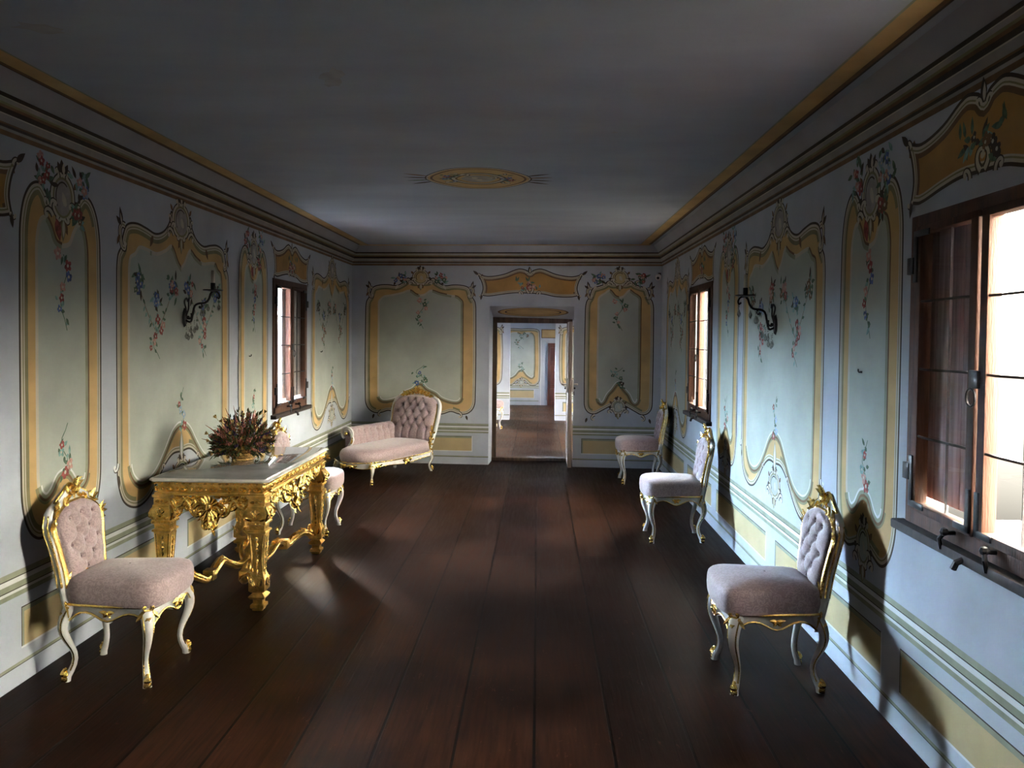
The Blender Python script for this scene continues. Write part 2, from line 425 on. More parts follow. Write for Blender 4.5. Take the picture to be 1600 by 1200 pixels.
def crom(pts, n=6, closed=False):
    P = [Vector(p) for p in pts]; N = len(P); out = []
    for i in range(N if closed else N - 1):
        p1, p2 = P[i], P[(i + 1) % N]
        p0 = P[i - 1] if (closed or i > 0) else p1 * 2 - p2
        p3 = P[(i + 2) % N] if (closed or i + 2 < N) else p2 * 2 - p1
        # centripetal-ish: limit tangents by segment length so long straight runs do not overshoot
        L = (p2 - p1).length
        def tang(a, b, c):
            la, lb = (b - a).length, (c - b).length
            if la < 1e-9 or lb < 1e-9: return (c - a) * 0.5
            return ((b - a) + (c - b)) / (la + lb) * L      # follows the longer side, so straight runs stay straight
        m1, m2 = tang(p0, p1, p2), tang(p1, p2, p3)
        for k in range(n):
            t = k / n; t2 = t * t; t3 = t2 * t
            out.append(p1 * (2*t3 - 3*t2 + 1) + m1 * (t3 - 2*t2 + t) + p2 * (-2*t3 + 3*t2) + m2 * (t3 - t2))
    if not closed: out.append(P[-1])
    return out

# ------------------------------------------------------------------ room shell
XL, XR = -2.4994, 1.5888
YL, YR = 10.9875, 10.7335                # the end wall stands slightly skew
Y0 = -1.2                                 # wall behind the camera
ZC = 2.88
SL = (YR - YL) / (XR - XL)
BN = Vector((SL, -1, 0)).normalized()     # end wall's normal, into the room
def yb(x): return YL + SL * (x - XL)
def map_left(s, z, d): return (XL + d, s, z)
def map_right(s, z, d): return (XR - d, -s, z)
def map_back(s, z, d): return (s + BN.x * d, yb(s) + BN.y * d, z)
def wall_boxes(mb, fn, u0, u1, z0, z1, th, holes, m):
    us = sorted({u0, u1, *[h[0] for h in holes], *[h[1] for h in holes]})
    for a, b in zip(us[:-1], us[1:]):
        cut = sorted((h[2], h[3]) for h in holes if h[0] < b - 1e-6 and h[1] > a + 1e-6)
        z = z0
        for lo, hi in cut + [(z1, z1)]:
            if lo > z + 1e-6:
                mb.box((a, z, -th), (b, lo, 0), m, T=lambda v: Vector(fn(v.x, v.y, v.z)))
            z = max(z, hi)

class Paint:
    """wall painting: flat coloured shapes laid on the plaster in wall coordinates (s to the viewer's right, z up)"""
    def __init__(p, mb, fn): p.mb = mb; p.fn = fn; p.d = 0.0006
    def lay(p): p.d += 0.0000045; return p.d
    def fill(p, pts, m):
        d = p.lay(); p.mb.add([p.fn(q[0], q[1], d) for q in pts], [tuple(range(len(pts)))], M[m])
    def rect(p, a, b, c, e, m): p.fill([(a, c), (b, c), (b, e), (a, e)], m)
    def stroke(p, pts, w, m, closed=False, off=0.0, sel=None):
        """ribbon along a line; off shifts it to the left of travel; sel(nx, nz) picks stretches by their outward side"""
        P = [Vector((q[0], q[1])) for q in pts]
        P = [q for i, q in enumerate(P) if i == 0 or (q - P[i - 1]).length > 1e-5]
        if closed and (P[0] - P[-1]).length < 1e-5: P.pop()
        N = len(P); d = p.lay(); A = []; B = []; nor = []
        for i in range(N):
            if closed: t0 = (P[i] - P[i - 1]).normalized(); t1 = (P[(i + 1) % N] - P[i]).normalized()
            else:
                t0 = (P[i] - P[i - 1]).normalized() if i else (P[1] - P[0]).normalized()
                t1 = (P[i + 1] - P[i]).normalized() if i < N - 1 else t0
            t = (t0 + t1)
            t = t.normalized() if t.length > 1e-4 else t1
            n = Vector((-t.y, t.x)); c = max(0.55, n.dot(Vector((-t1.y, t1.x))))
            ww = w[i * (len(w) - 1) // max(1, N - 1)] if isinstance(w, (list, tuple)) else w
            A.append(P[i] + n * ((off - ww / 2) / c)); B.append(P[i] + n * ((off + ww / 2) / c)); nor.append(n)
        vs = [p.fn(q.x, q.y, d) for q in A] + [p.fn(q.x, q.y, d) for q in B]; fs = []
        for i in range(N if closed else N - 1):
            k = (i + 1) % N
            nn = (nor[i] + nor[k]) * 0.5
            if sel and not sel(-nn.x, -nn.y): continue
            fs.append((i, k, N + k, N + i))
        p.mb.add(vs, fs, M[m])
    def blob(p, x, z, rx, rz, m, n=9, a=0.0, rough=0.15):
        q = []
        for i in range(n):
            t = 2 * PI * i / n; k = 1 + random.uniform(-rough, rough)
            u, v = math.cos(t) * rx * k, math.sin(t) * rz * k
            q.append((x + u * math.cos(a) - v * math.sin(a), z + u * math.sin(a) + v * math.cos(a)))
        p.fill(q, m)
    def leaf(p, x, z, a, L, w, m):
        q = []
        for i in range(6): t = i / 5; q.append((t * L, math.sin(PI * t ** 0.8) * w * 0.5))
        for i in range(4, 0, -1): t = i / 5; q.append((t * L, -math.sin(PI * t ** 0.8) * w * 0.5))
        p.fill([(x + u * math.cos(a) - v * math.sin(a), z + u * math.sin(a) + v * math.cos(a)) for u, v in q], m)
    def flower(p, x, z, r, m, m2=None):
        for i in range(5):
            t = 2 * PI * i / 5 + random.random()
            p.blob(x + math.cos(t) * r * 0.5, z + math.sin(t) * r * 0.5, r * 0.55, r * 0.42, m if i % 2 else (m2 or m), 7, t)
        p.blob(x, z, r * 0.3, r * 0.3, 'cream' if m2 is None else m2, 6)
    def double(p, pts, w, closed=False, base='cream', back='dark'):
        p.stroke(pts, w * 1.75, back, closed, off=0.12 * w); p.stroke(pts, w, base, closed); p.stroke(pts, w * 0.3, 'olive', closed, off=-w * 0.22)
    def curl(p, x, z, a, size, hand, w=0.02, turns=1.0, base='cream'):
        pts = []; ang = a; c = Vector((x, z)); K = 14
        for i in range(K):
            pts.append(c.copy()); f = i / (K - 1)
            ang += hand * turns * 2 * PI * (0.4 + 1.2 * f) / K
            c = c + Vector((math.cos(ang), math.sin(ang))) * (size * 2.1 * turns / K * (1.15 - 0.8 * f))
        ws = [w * (1 - 0.55 * i / (K - 1)) for i in range(K)]
        p.stroke(pts, [k * 1.9 for k in ws], 'dark'); p.stroke(pts, ws, base); p.blob(pts[-1].x, pts[-1].y, w * 0.7, w * 0.7, base, 7)
    def cartouche(p, x, z, rx, rz, fill='pinkish', wings=True):
        oval = [(x + rx * math.cos(t * PI / 14), z + rz * math.sin(t * PI / 14)) for t in range(28)]
        p.fill([(x + (a - x) * 1.32, z + (b - z) * 1.26) for a, b in oval], 'dark')
        p.fill([(x + (a - x) * 1.22, z + (b - z) * 1.18) for a, b in oval], 'cream')
        p.fill([(x + (a - x) * 1.02, z + (b - z) * 1.02) for a, b in oval], 'olive')
        p.fill([(x + (a - x) * 0.88, z + (b - z) * 0.90) for a, b in oval], fill)
        p.stroke([(x + (a - x) * 0.70, z + (b - z) * 0.76) for a, b in oval[4:18]], 0.008, 'dark')
        p.blob(x + rx * 0.15, z - rz * 0.1, rx * 0.22, rz * 0.4, 'cream', 8, 0.4)
        if wings:
            for h in (1, -1):
                p.leaf(x + h * rx * 1.15, z + rz * .55, PI / 2 - h * .7, rz * .55, .03, 'umber'); p.leaf(x + h * rx * 1.2, z - rz * .1, -h * .3 + (0 if h > 0 else PI), rz * .5, .03, 'dark')
                p.curl(x + h * rx * 1.28, z - rz * .75, PI / 2 - h * .15, rz * 1.0, h, .024, .55); p.curl(x + h * rx * .45, z + rz * 1.0, PI / 2 + h * .5, rz * .5, -h, .02, .8)
                p.curl(x + h * rx * .2, z - rz * 1.05, -PI / 2 + h * .5, rz * .5, h, .018, .8)
                p.curl(x + h * rx * 1.0, z - rz * 1.0, PI / 2 - h * 0.5, rx * 1.1, -h, 0.022, 0.75)
                p.curl(x + h * rx * 0.15, z + rz * 1.12, PI / 2 - h * 0.9, rx * 0.6, h, 0.016, 0.7)
                p.leaf(x + h * rx * 0.1, z - rz * 1.15, -PI / 2 + h * 0.45, rz * 0.75, 0.04, 'umber')
                p.leaf(x + h * rx * 0.2, z + rz * 1.2, PI / 2 - h * 0.5, rz * 0.6, 0.035, 'dark')
            p.leaf(x, z + rz * 1.15, PI / 2 + 0.15, rz * 0.75, 0.05, 'dark'); p.leaf(x + 0.008, z + rz * 1.15, PI / 2, rz * 0.6, 0.028, 'cream')
            p.leaf(x, z - rz * 1.1, -PI / 2, rz * 1.1, 0.05, 'olive'); p.leaf(x + 0.005, z - rz * 1.1, -PI / 2, rz * 0.9, 0.025, 'cream')
    def spray(p, x, z, L, down=True, cols=('rose', 'blue', 'pink'), wide=0.06, n=3):
        """painted flower spray hanging down from, or growing up from, a point"""
        k = -1 if down else 1
        pts = [(x + math.sin(t * 1.1) * wide * 0.35, z + k * L * t / 7) for t in range(8)]
        p.stroke(pts, 0.006, 'leafg')
        for i in range(14):
            t = random.random() ** 1.2; q = pts[int(t * 7)]
            p.leaf(q[0] + random.uniform(-.5, .5) * wide * (1 - t * 0.6), q[1] + random.uniform(-.02, .02), random.uniform(0, 6.28), random.uniform(0.03, 0.055), 0.022, random.choice(['leafg', 'teal', 'leafg']))
        for i in range(n * 2):
            t = 0.05 + 0.8 * (i + random.random() * .5) / (n * 2); q = pts[min(7, int(t * 7))]
            p.flower(q[0] + random.uniform(-1, 1) * wide * (0.6 - t * 0.4), q[1], 0.034 * (1.1 - 0.6 * t), cols[i % len(cols)])
    def bouquet(p, x, z, w, h, cols=('rose', 'blue', 'pink')):
        for i in range(16):
            p.leaf(x + random.uniform(-.5, .5) * w, z + random.uniform(-.5, .5) * h, random.uniform(0, 6.28), random.uniform(0.04, 0.08), 0.026, random.choice(['leafg', 'leafg', 'dark', 'teal']))
        for i in range(6):
            p.flower(x + random.uniform(-.42, .42) * w, z + random.uniform(-.4, .4) * h, random.uniform(.02, .036), cols[i % len(cols)])
    def garland(p, x0, z0, x1, z1, sag):
        pts = [(x0 + (x1 - x0) * t / 8, z0 + (z1 - z0) * t / 8 - sag * math.sin(PI * t / 8)) for t in range(9)]
        p.stroke(pts, 0.006, 'umber')
        for q in pts: p.leaf(q[0], q[1], random.uniform(0, 6.28), 0.045, 0.02, random.choice(['leafg', 'teal']))
    # ---- framed panels: outer and inner outlines given as right halves, top centre to bottom centre
    def panel(p, c, outer, inner, n=6):
        def full(h):
            r = crom(h, n); l = [Vector((-q.x, q.y)) for q in r]
            return [Vector((c + q.x, q.y)) for q in (l + r[::-1][1:-1])]        # down the left side, up the right: counter-clockwise
        O, I = full(outer), full(inner)
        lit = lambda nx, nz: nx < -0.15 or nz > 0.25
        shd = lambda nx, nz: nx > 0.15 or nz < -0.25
        p.fill(O, 'ochre')
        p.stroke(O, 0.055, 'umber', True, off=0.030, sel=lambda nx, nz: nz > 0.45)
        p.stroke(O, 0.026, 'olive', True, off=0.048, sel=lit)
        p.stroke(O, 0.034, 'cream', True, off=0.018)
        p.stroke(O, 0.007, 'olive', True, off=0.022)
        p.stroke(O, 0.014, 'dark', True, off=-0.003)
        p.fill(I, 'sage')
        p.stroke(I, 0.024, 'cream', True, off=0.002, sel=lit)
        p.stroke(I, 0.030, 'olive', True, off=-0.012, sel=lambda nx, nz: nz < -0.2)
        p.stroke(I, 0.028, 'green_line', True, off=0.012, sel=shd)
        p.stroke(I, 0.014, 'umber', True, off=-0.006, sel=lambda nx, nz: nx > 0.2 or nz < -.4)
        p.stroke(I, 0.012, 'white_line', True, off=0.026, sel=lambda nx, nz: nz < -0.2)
    def corner(p, x, z, h, k=1.0):
        q = crom([(x - h * .035 * k, z + .030 * k), (x + h * .000, z + .034 * k), (x + h * .024 * k, z + .004 * k), (x + h * .020 * k, z - .050 * k), (x + h * .000, z - .095 * k), (x - h * .028 * k, z - .105 * k), (x - h * .034 * k, z - .080 * k)], 4)
        p.stroke(q, .046 * k, 'dark'); p.stroke(q, .028 * k, 'cream'); p.stroke(q, .008 * k, 'olive')
        p.blob(q[-1].x, q[-1].y, .018 * k, .018 * k, 'cream', 8)
        p.leaf(x, z + .03 * k, PI / 2 - h * .25, .11 * k, .042 * k, 'dark'); p.leaf(x + h * .01, z + .03 * k, PI / 2 - h * .9, .075 * k, .034 * k, 'dark')
        p.leaf(x, z + .03 * k, PI / 2 - h * .3, .075 * k, .016 * k, 'cream'); p.leaf(x + h * .028 * k, z - .03, -PI / 2 + h * .5, .07 * k, .03 * k, 'umber')
    def narrow(p, c):
        p.panel(c, [(0, 2.405), (.07, 2.385), (.125, 2.375), (.15, 2.415), (.205, 2.455), (.275, 2.43), (.333, 2.34), (.36, 2.18), (.36, .98), (.345, .83), (.29, .72), (.21, .675), (.11, .70), (0, .75)],
                   [(0, 2.165), (.06, 2.185), (.10, 2.25), (.145, 2.295), (.195, 2.275), (.228, 2.18), (.232, 2.05), (.232, 1.0), (.215, .90), (.165, .862), (.11, .885), (.05, .95), (0, .965)])
        p.cartouche(c, 2.415, .088, .105)
        p.cartouche(c, .715, .066, .085, 'sage')
        for h in (1, -1):
            p.curl(c + h * .13, 2.36, PI / 2, .06, -h, .018, .6)
            p.bouquet(c + h * .17, 2.52, .15, .17, ('rose', 'pink', 'rose') if h < 0 else ('blue', 'paleblue', 'pink'))
        p.leaf(c - .06, 2.3, -1.3, .12, .06, 'rose'); p.bouquet(c + .14, 2.33, .07, .08, ('rose', 'rose', 'umber'))
        p.spray(c, 2.12, .40, True, ('pink', 'rose', 'blue'), .09)
        p.spray(c, .97, .26, False, ('rose', 'pink', 'teal'), .09, 2)
    def wide(p, c, hw=.875, flowers=('blue', 'rose', 'pink')):
        k = hw / .875
        X = lambda L: [(a * k, b) for a, b in L]
        p.panel(c, X([(0, 2.46), (.10, 2.46), (.15, 2.53), (.18, 2.455), (.26, 2.385), (.38, 2.352), (.51, 2.372), (.64, 2.385), (.755, 2.36), (.80, 2.29), (.815, 2.23), (.86, 2.17), (.875, 2.06), (.875, .96), (.868, .82), (.80, .69), (.66, .628), (.52, .642), (.40, .71), (.27, .82), (.14, .885), (0, .885)]),
                   X([(0, 2.165), (.05, 2.20), (.145, 2.30), (.24, 2.262), (.37, 2.228), (.50, 2.242), (.60, 2.245), (.655, 2.20), (.715, 2.17), (.735, 2.06), (.735, .96), (.712, .84), (.62, .762), (.50, .752), (.37, .80), (.24, .91), (.13, 1.02), (.05, 1.06), (0, 1.062)]))
        p.cartouche(c, 2.485, .115 * k, .105)
        p.cartouche(c, .735, .10 * k, .075, 'sage')
        p.leaf(c, .83, PI / 2, .20, .07, 'green_line'); p.leaf(c, .83, PI / 2, .18, .035, 'white_line')
        for h in (1, -1):
            p.corner(c + h * .815 * k, 2.325, h)
            p.curl(c + h * .16 * k, 2.46, PI / 2 + h * .3, .09, -h, .018, .5)
            p.leaf(c + h * .42 * k, 2.34, -PI / 2 + h * .5, .09, .04, 'umber')
            p.curl(c + h * .87 * k, .93, -PI / 2, .08, h, .02, .7, 'white_line'); p.curl(c + h * .30 * k, .80, PI / 2, .07, h, .016, .6)
            p.leaf(c + h * .87 * k, .86, -PI / 2 - h * .2, .08, .03, 'dark')
            a = c + h * .38 * k
            p.garland(c + h * .62 * k, 2.02, a, 1.72, .03); p.garland(c + h * .13 * k, 2.02, a, 1.72, .03)
            p.bouquet(c + h * .62 * k, 2.02, .12, .13, (flowers[0], flowers[0], 'leafg')); p.bouquet(c + h * .13 * k, 2.02, .14, .14, (flowers[0], flowers[1], 'pink'))
            p.spray(a, 1.80, .26, True, (flowers[1], flowers[2], flowers[1]), .14)
            p.bouquet(a, 1.92, .08, .08, ('paleblue', 'blue'))
        p.spray(c, 1.06, .27, False, ('rose', 'paleblue', 'paleblue'), .08, 2)
    def over(p, c, w, z0=2.27, h=.27, flowers=('pink', 'rose')):
        Z = lambda t: z0 + h * t
        top = crom([(-w, Z(.93)), (-.8 * w, Z(.83)), (-.5 * w, Z(.94)), (-.22 * w, Z(1.18)), (-.07 * w, Z(1.12)), (0, Z(1.0)), (.07 * w, Z(1.12)), (.22 * w, Z(1.18)), (.5 * w, Z(.94)), (.8 * w, Z(.83)), (w, Z(.93))], 5)
        right = crom([(w, Z(.93)), (.93 * w, Z(.62)), (.90 * w, Z(.3)), (.93 * w, Z(0))], 5)
        bot = crom([(.93 * w, Z(0)), (.8 * w, Z(-.06)), (.5 * w, Z(-.05)), (.25 * w, Z(.07)), (0, Z(.1)), (-.25 * w, Z(.12)), (-.5 * w, Z(.06)), (-.8 * w, Z(-.04)), (-.93 * w, Z(0))], 5)
        left = [Vector((-q.x, q.y)) for q in right][::-1]
        O = [Vector((c + q.x, q.y)) for q in (top[::-1][:-1] + left[::-1][:-1] + bot[::-1][:-1] + right[::-1][:-1])]
        p.fill(O, 'ochre_deep' if flowers[0] != 'pale' else 'ochre')
        p.stroke(O, .05, 'umber', True, off=.028, sel=lambda nx, nz: nz > .2 or nx < -.3)
        p.stroke(O, .03, 'cream', True, off=.016); p.stroke(O, .007, 'olive', True, off=.020); p.stroke(O, .014, 'dark', True, off=-.003)
        for k in (1, -1):
            p.curl(c + k * .96 * w, Z(.86), PI / 2 - k * .2, .07, -k, .02, .55); p.leaf(c + k * w, Z(.92), PI / 2 - k * .9, .09, .035, 'dark')
            p.curl(c + k * .92 * w, Z(.02), -PI / 2 + k * .3, .07, k, .018, .5); p.leaf(c + k * .93 * w, Z(0), -PI / 2 + k * .2, .07, .03, 'dark')
            p.curl(c + k * .03 * w, Z(.98), PI / 2 - k * .2, .06, -k, .016, .5)
            p.curl(c + k * .02 * w, Z(.10), k * .6 if k > 0 else PI - .6, .10, k, .022, .9)
            p.curl(c + k * .14 * w, Z(.03), PI / 2, .07, -k, .018, .8)
        p.leaf(c, Z(1.0), PI / 2 + .1, .09, .045, 'dark'); p.leaf(c, Z(1.0), PI / 2, .07, .022, 'cream')
        p.bouquet(c, Z(.44), .42 * w, h * .36, flowers if flowers[0] != 'pale' else ('umber',))
        for q in range(5): p.leaf(c + random.uniform(-.3, .3) * w, Z(.62), PI / 2 + random.uniform(-.5, .5), .07, .022, 'leafg')
    def dado(p, a, b, panels, z=0.0):
        p.rect(a, b, .535 + z, .562 + z, 'green_line'); p.rect(a, b, .530 + z, .535 + z, 'dark'); p.rect(a, b, .506 + z, .530 + z, 'white_line')
        p.rect(a, b, .478 + z, .506 + z, 'green_line'); p.rect(a, b, .473 + z, .478 + z, 'dark'); p.rect(a, b, .459 + z, .473 + z, 'white_line')
        p.rect(a, b, .436 + z, .459 + z, 'green_line')
        p.rect(a, b, .098, .113, 'green_line'); p.rect(a, b, .094, .098, 'dark')
        for u, v in panels:
            p.rect(u, v, .170, .375, 'white_line'); p.rect(u, v - .010, .180, .375, 'dark')
            p.rect(u + .006, v - .010, .180, .369, 'green_line'); p.rect(u + .022, v - .010, .180, .347, 'ochre_pale')

# windows: (wall map, sign of s, centre y, outward x)
WIN = [('left', 8.245), ('right', 8.17), ('right', 3.005)]
WHW, WZ0, WZ1 = 0.565, 0.935, 2.225
HW = 0.545
TH = 0.16

# left wall
mb = MB()
wall_boxes(mb, map_left, Y0 - .3, YL + .35, -0.1, 3.05, TH, [(8.245 - HW, 8.245 + HW, WZ0, WZ1)], M['plaster'])
p = Paint(mb, map_left)
p.dado(Y0, YL, [(1.9, 3.70), (3.90, 5.60), (5.80, 7.50), (7.70, 8.80), (9.0, 10.8)])
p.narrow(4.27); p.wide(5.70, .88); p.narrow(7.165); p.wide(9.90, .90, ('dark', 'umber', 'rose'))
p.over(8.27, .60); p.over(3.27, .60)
struct(mb.build('wall_left', None, smooth=False), 'pale blue wall with painted ochre panels and a far casement window, left side', 'wall')
# right wall
mb = MB()
wall_boxes(mb, map_right, -YR - .35, -Y0 + .3, -0.1, 3.05, TH, [(-8.17 - HW, -8.17 + HW, WZ0, WZ1), (-3.005 - HW, -3.005 + HW, WZ0, WZ1)], M['plaster'])
p = Paint(mb, map_right)
p.dado(-YR, -Y0, [(-10.5, -8.95), (-8.75, -7.53), (-7.33, -5.73), (-5.51, -3.80), (-3.61, -1.8)])
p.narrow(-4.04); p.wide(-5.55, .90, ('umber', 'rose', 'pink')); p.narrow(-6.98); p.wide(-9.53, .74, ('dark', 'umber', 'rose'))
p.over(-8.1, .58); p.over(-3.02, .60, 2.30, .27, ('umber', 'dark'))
struct(mb.build('wall_right', None, smooth=False), 'pale blue wall with painted ochre panels and two casement windows, right side', 'wall')
# end wall with the doorway
TB = 0.80
DX0, DX1, DZ = -0.648, 0.462, 2.10
mb = MB()
wall_boxes(mb, map_back, XL - .3, XR + .3, -0.1, 3.05, TB, [(DX0, DX1, -0.02, DZ)], M['plaster'])
p = Paint(mb, map_back)
p.dado(XL, DX0, [(-2.3, -.86)], -.02); p.dado(DX1, XR, [(.575, 1.46)], -.02)
cE, cF = -1.57, 1.045
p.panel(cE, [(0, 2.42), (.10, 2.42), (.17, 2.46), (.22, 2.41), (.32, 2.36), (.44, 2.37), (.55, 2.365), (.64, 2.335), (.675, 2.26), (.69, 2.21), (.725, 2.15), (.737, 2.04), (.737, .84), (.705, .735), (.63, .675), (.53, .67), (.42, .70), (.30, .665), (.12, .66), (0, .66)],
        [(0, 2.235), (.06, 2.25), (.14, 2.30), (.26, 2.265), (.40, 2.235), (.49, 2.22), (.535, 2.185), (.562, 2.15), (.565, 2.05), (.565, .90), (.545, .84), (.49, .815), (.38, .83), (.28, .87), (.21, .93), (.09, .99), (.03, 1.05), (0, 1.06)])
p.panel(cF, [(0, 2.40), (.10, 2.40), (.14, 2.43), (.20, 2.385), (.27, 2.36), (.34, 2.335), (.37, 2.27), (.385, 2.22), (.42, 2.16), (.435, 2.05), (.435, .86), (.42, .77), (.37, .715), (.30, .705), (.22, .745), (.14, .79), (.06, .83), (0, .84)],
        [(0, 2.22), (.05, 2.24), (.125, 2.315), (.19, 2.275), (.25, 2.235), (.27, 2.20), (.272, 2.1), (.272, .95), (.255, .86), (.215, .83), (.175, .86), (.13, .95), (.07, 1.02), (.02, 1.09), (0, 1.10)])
for c, w, cz in ((cE, .66, .52), (cF, .37, .30)):
    p.cartouche(c, 2.475, .088, .082, 'ochre_pale')
    for h in (1, -1):
        p.corner(c + h * (w + .02), 2.305, h, .9); p.curl(c + h * .20, 2.38, PI / 2, .10, -h, .02, .7); p.leaf(c + h * .3, 2.37, -PI / 2 + h * .6, .07, .035, 'cream')
        p.bouquet(c + h * .27, 2.46, .16, .13, ('blue', 'pink', 'blue') if h < 0 else ('rose', 'pink', 'leafg'))
        p.curl(c + h * cz, .69, -.3 if h > 0 else PI + .3, .11, -h, .022, .6); p.leaf(c + h * (cz + .1), .65, -PI / 2 + h * .3, .07, .03, 'dark')
    p.spray(c, 2.17, .38, True, ('pink', 'leafg', 'pink'), .12)
    p.spray(c, 1.07, .24, False, ('blue', 'leafg', 'teal') if c < 0 else ('leafg', 'dark', 'leafg'), .16, 2)
p.cartouche(cF, .80, .072, .075, 'sage')
p.over(-.12, .68, 2.245, .285)
# the doorway's soffit slopes down to the frame and carries a painted oval
def _sf(x, q): return (x + BN.x * -.42 * q, yb(x) - BN.y * .42 * q, DZ - .145 * q)
mb.add([_sf(DX0, 0), _sf(DX1, 0), _sf(DX1, 1.2), _sf(DX0, 1.2), (DX0, yb(DX0) + TB, DZ), (DX1, yb(DX1) + TB, DZ)], [(0, 1, 2, 3), (3, 2, 5, 4)], M['plaster'])
ps = Paint(mb, lambda s, q, d: (lambda v: (v[0], v[1], v[2] - d))(_sf(s, q)))
ovs = [(-.09 + .46 * math.cos(i * PI / 16), .5 + .36 * math.sin(i * PI / 16)) for i in range(32)]
ps.fill(ovs, 'ochre'); ps.stroke(ovs, .03, 'umber', True); ps.stroke([(-.09 + (a + .09) * .8, .5 + (b - .5) * .7) for a, b in ovs], .02, 'dark', True)
struct(mb.build('wall_back', None, smooth=False), 'end wall with two tall painted panels and the open doorway', 'wall')
mb = MB()
mb.box((XL - .3, Y0 - .2, -.1), (XR + .3, Y0, 3.05), M['plaster'])
struct(mb.build('wall_front', None, smooth=False), 'plain wall behind the viewpoint', 'wall')

# floor, ceiling
mb = MB(); mb.box((XL - .3, Y0 - .2, -.12), (XR + .3, YL + .55, 0))
struct(mb.build('floor', M['floor'], smooth=False), 'dark stained wide plank floor of the long room', 'floor')
mb = MB(); mb.box((XL - .3, Y0 - .2, ZC), (XR + .3, YL + .3, ZC + .15), M['ceil'])
cp_ = Paint(mb, lambda s, z, d: (s, z, ZC - d))
for a, b, h in ((XL + .13, XL + .27, 1), (XR - .32, XR - .18, -1)):
    cp_.rect(a, b, Y0, yb(a) - .12, 'ochre')
    o, i = (a, b) if h > 0 else (b, a)
    cp_.rect(min(o, o + h * .035), max(o, o + h * .035), Y0, yb(a) - .12, 'umber'); cp_.rect(min(o, o + h * .012), max(o, o + h * .012), Y0, yb(a) - .12, 'dark')
    cp_.rect(min(i, i - h * .012), max(i, i - h * .012), Y0, yb(a) - .12, 'green_line')
cp_.fill([(XL + .13, YL - .24), (XR - .18, YR - .24), (XR - .18, YR - .13), (XL + .13, YL - .13)], 'ochre')
# rosette
rx, ry, cx, cy = .36, .40, -.46, 6.17
ov = [(cx + rx * math.cos(t * PI / 20) * (1 + .05 * math.cos(4 * t * PI / 20)), cy + ry * math.sin(t * PI / 20)) for t in range(40)]
cp_.fill([(cx + (a - cx) * 1.06, cy + (b - cy) * 1.06) for a, b in ov], 'dark'); cp_.fill([(cx + (a - cx) * 1.03, cy + (b - cy) * 1.03) for a, b in ov], 'cream')
cp_.fill(ov, 'ochre'); cp_.stroke([(cx + (a - cx) * .93, cy + (b - cy) * .93) for a, b in ov], .018, 'umber', True)
for k, mm in ((.58, 'dark'), (.53, 'cream'), (.46, 'umber'), (.42, 'ochre'), (.34, 'pinkish')):
    cp_.fill([(cx + (a - cx) * k, cy + (b - cy) * k) for a, b in ov], mm)
for h in (1, -1):
    for a in (-.5, -.15, .2, .55): cp_.leaf(cx + h * rx, cy + a * .2, (0 if h > 0 else PI) + a * h, .20, .04, random.choice(['dark', 'leafg', 'umber']))
    cp_.curl(cx + h * .1, cy - .1, h * .5, .12, h, .02, .8); cp_.curl(cx + h * .18, cy + .12, 2, .1, -h, .02, .8); cp_.curl(cx + h * .2, cy - .2, 1, .08, h, .016, .8)
    cp_.bouquet(cx + h * .22, cy, .1, .3, ('blue', 'rose'))
cp_.flower(cx, cy, .07, 'cream', 'pinkish')
random.seed(3)
for q in ((-1.93, 3.15, .09, .05), (-.95, 3.75, .05, .13), (.42, 4.75, .02, .015)): cp_.blob(q[0], q[1], q[2], q[3], 'ceil_stain', 15, .3, .35)
struct(mb.build('ceiling', None, smooth=False), 'grey plaster ceiling with an ochre border and painted rosette', 'ceiling')

# cornice moulding round the room
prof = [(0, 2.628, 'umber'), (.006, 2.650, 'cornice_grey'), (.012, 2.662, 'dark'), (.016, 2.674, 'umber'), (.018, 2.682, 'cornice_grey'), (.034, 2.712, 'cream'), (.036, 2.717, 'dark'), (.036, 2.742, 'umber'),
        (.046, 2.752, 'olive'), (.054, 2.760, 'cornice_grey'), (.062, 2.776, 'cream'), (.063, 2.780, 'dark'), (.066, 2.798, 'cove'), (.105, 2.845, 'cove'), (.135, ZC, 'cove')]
mb = MB()
dl = Vector((1, SL, 0)).normalized()
for i in range(len(prof) - 1):
    vs = []
    for o, z, _ in prof[i:i + 2]:
        xl, xr = XL + o, XR - o; yo = o / math.cos(math.atan(SL))
        vs += [(xl, Y0, z), (xl, yb(xl) - yo, z), (xr, yb(xr) - yo, z), (xr, Y0, z)]
    mb.add(vs, [(0, 1, 5, 4), (1, 2, 6, 5), (2, 3, 7, 6)], M[prof[i][2]])
struct(mb.build('trim_1', None, smooth=False), 'stepped plaster cornice with brown and cream lines', 'cornice')

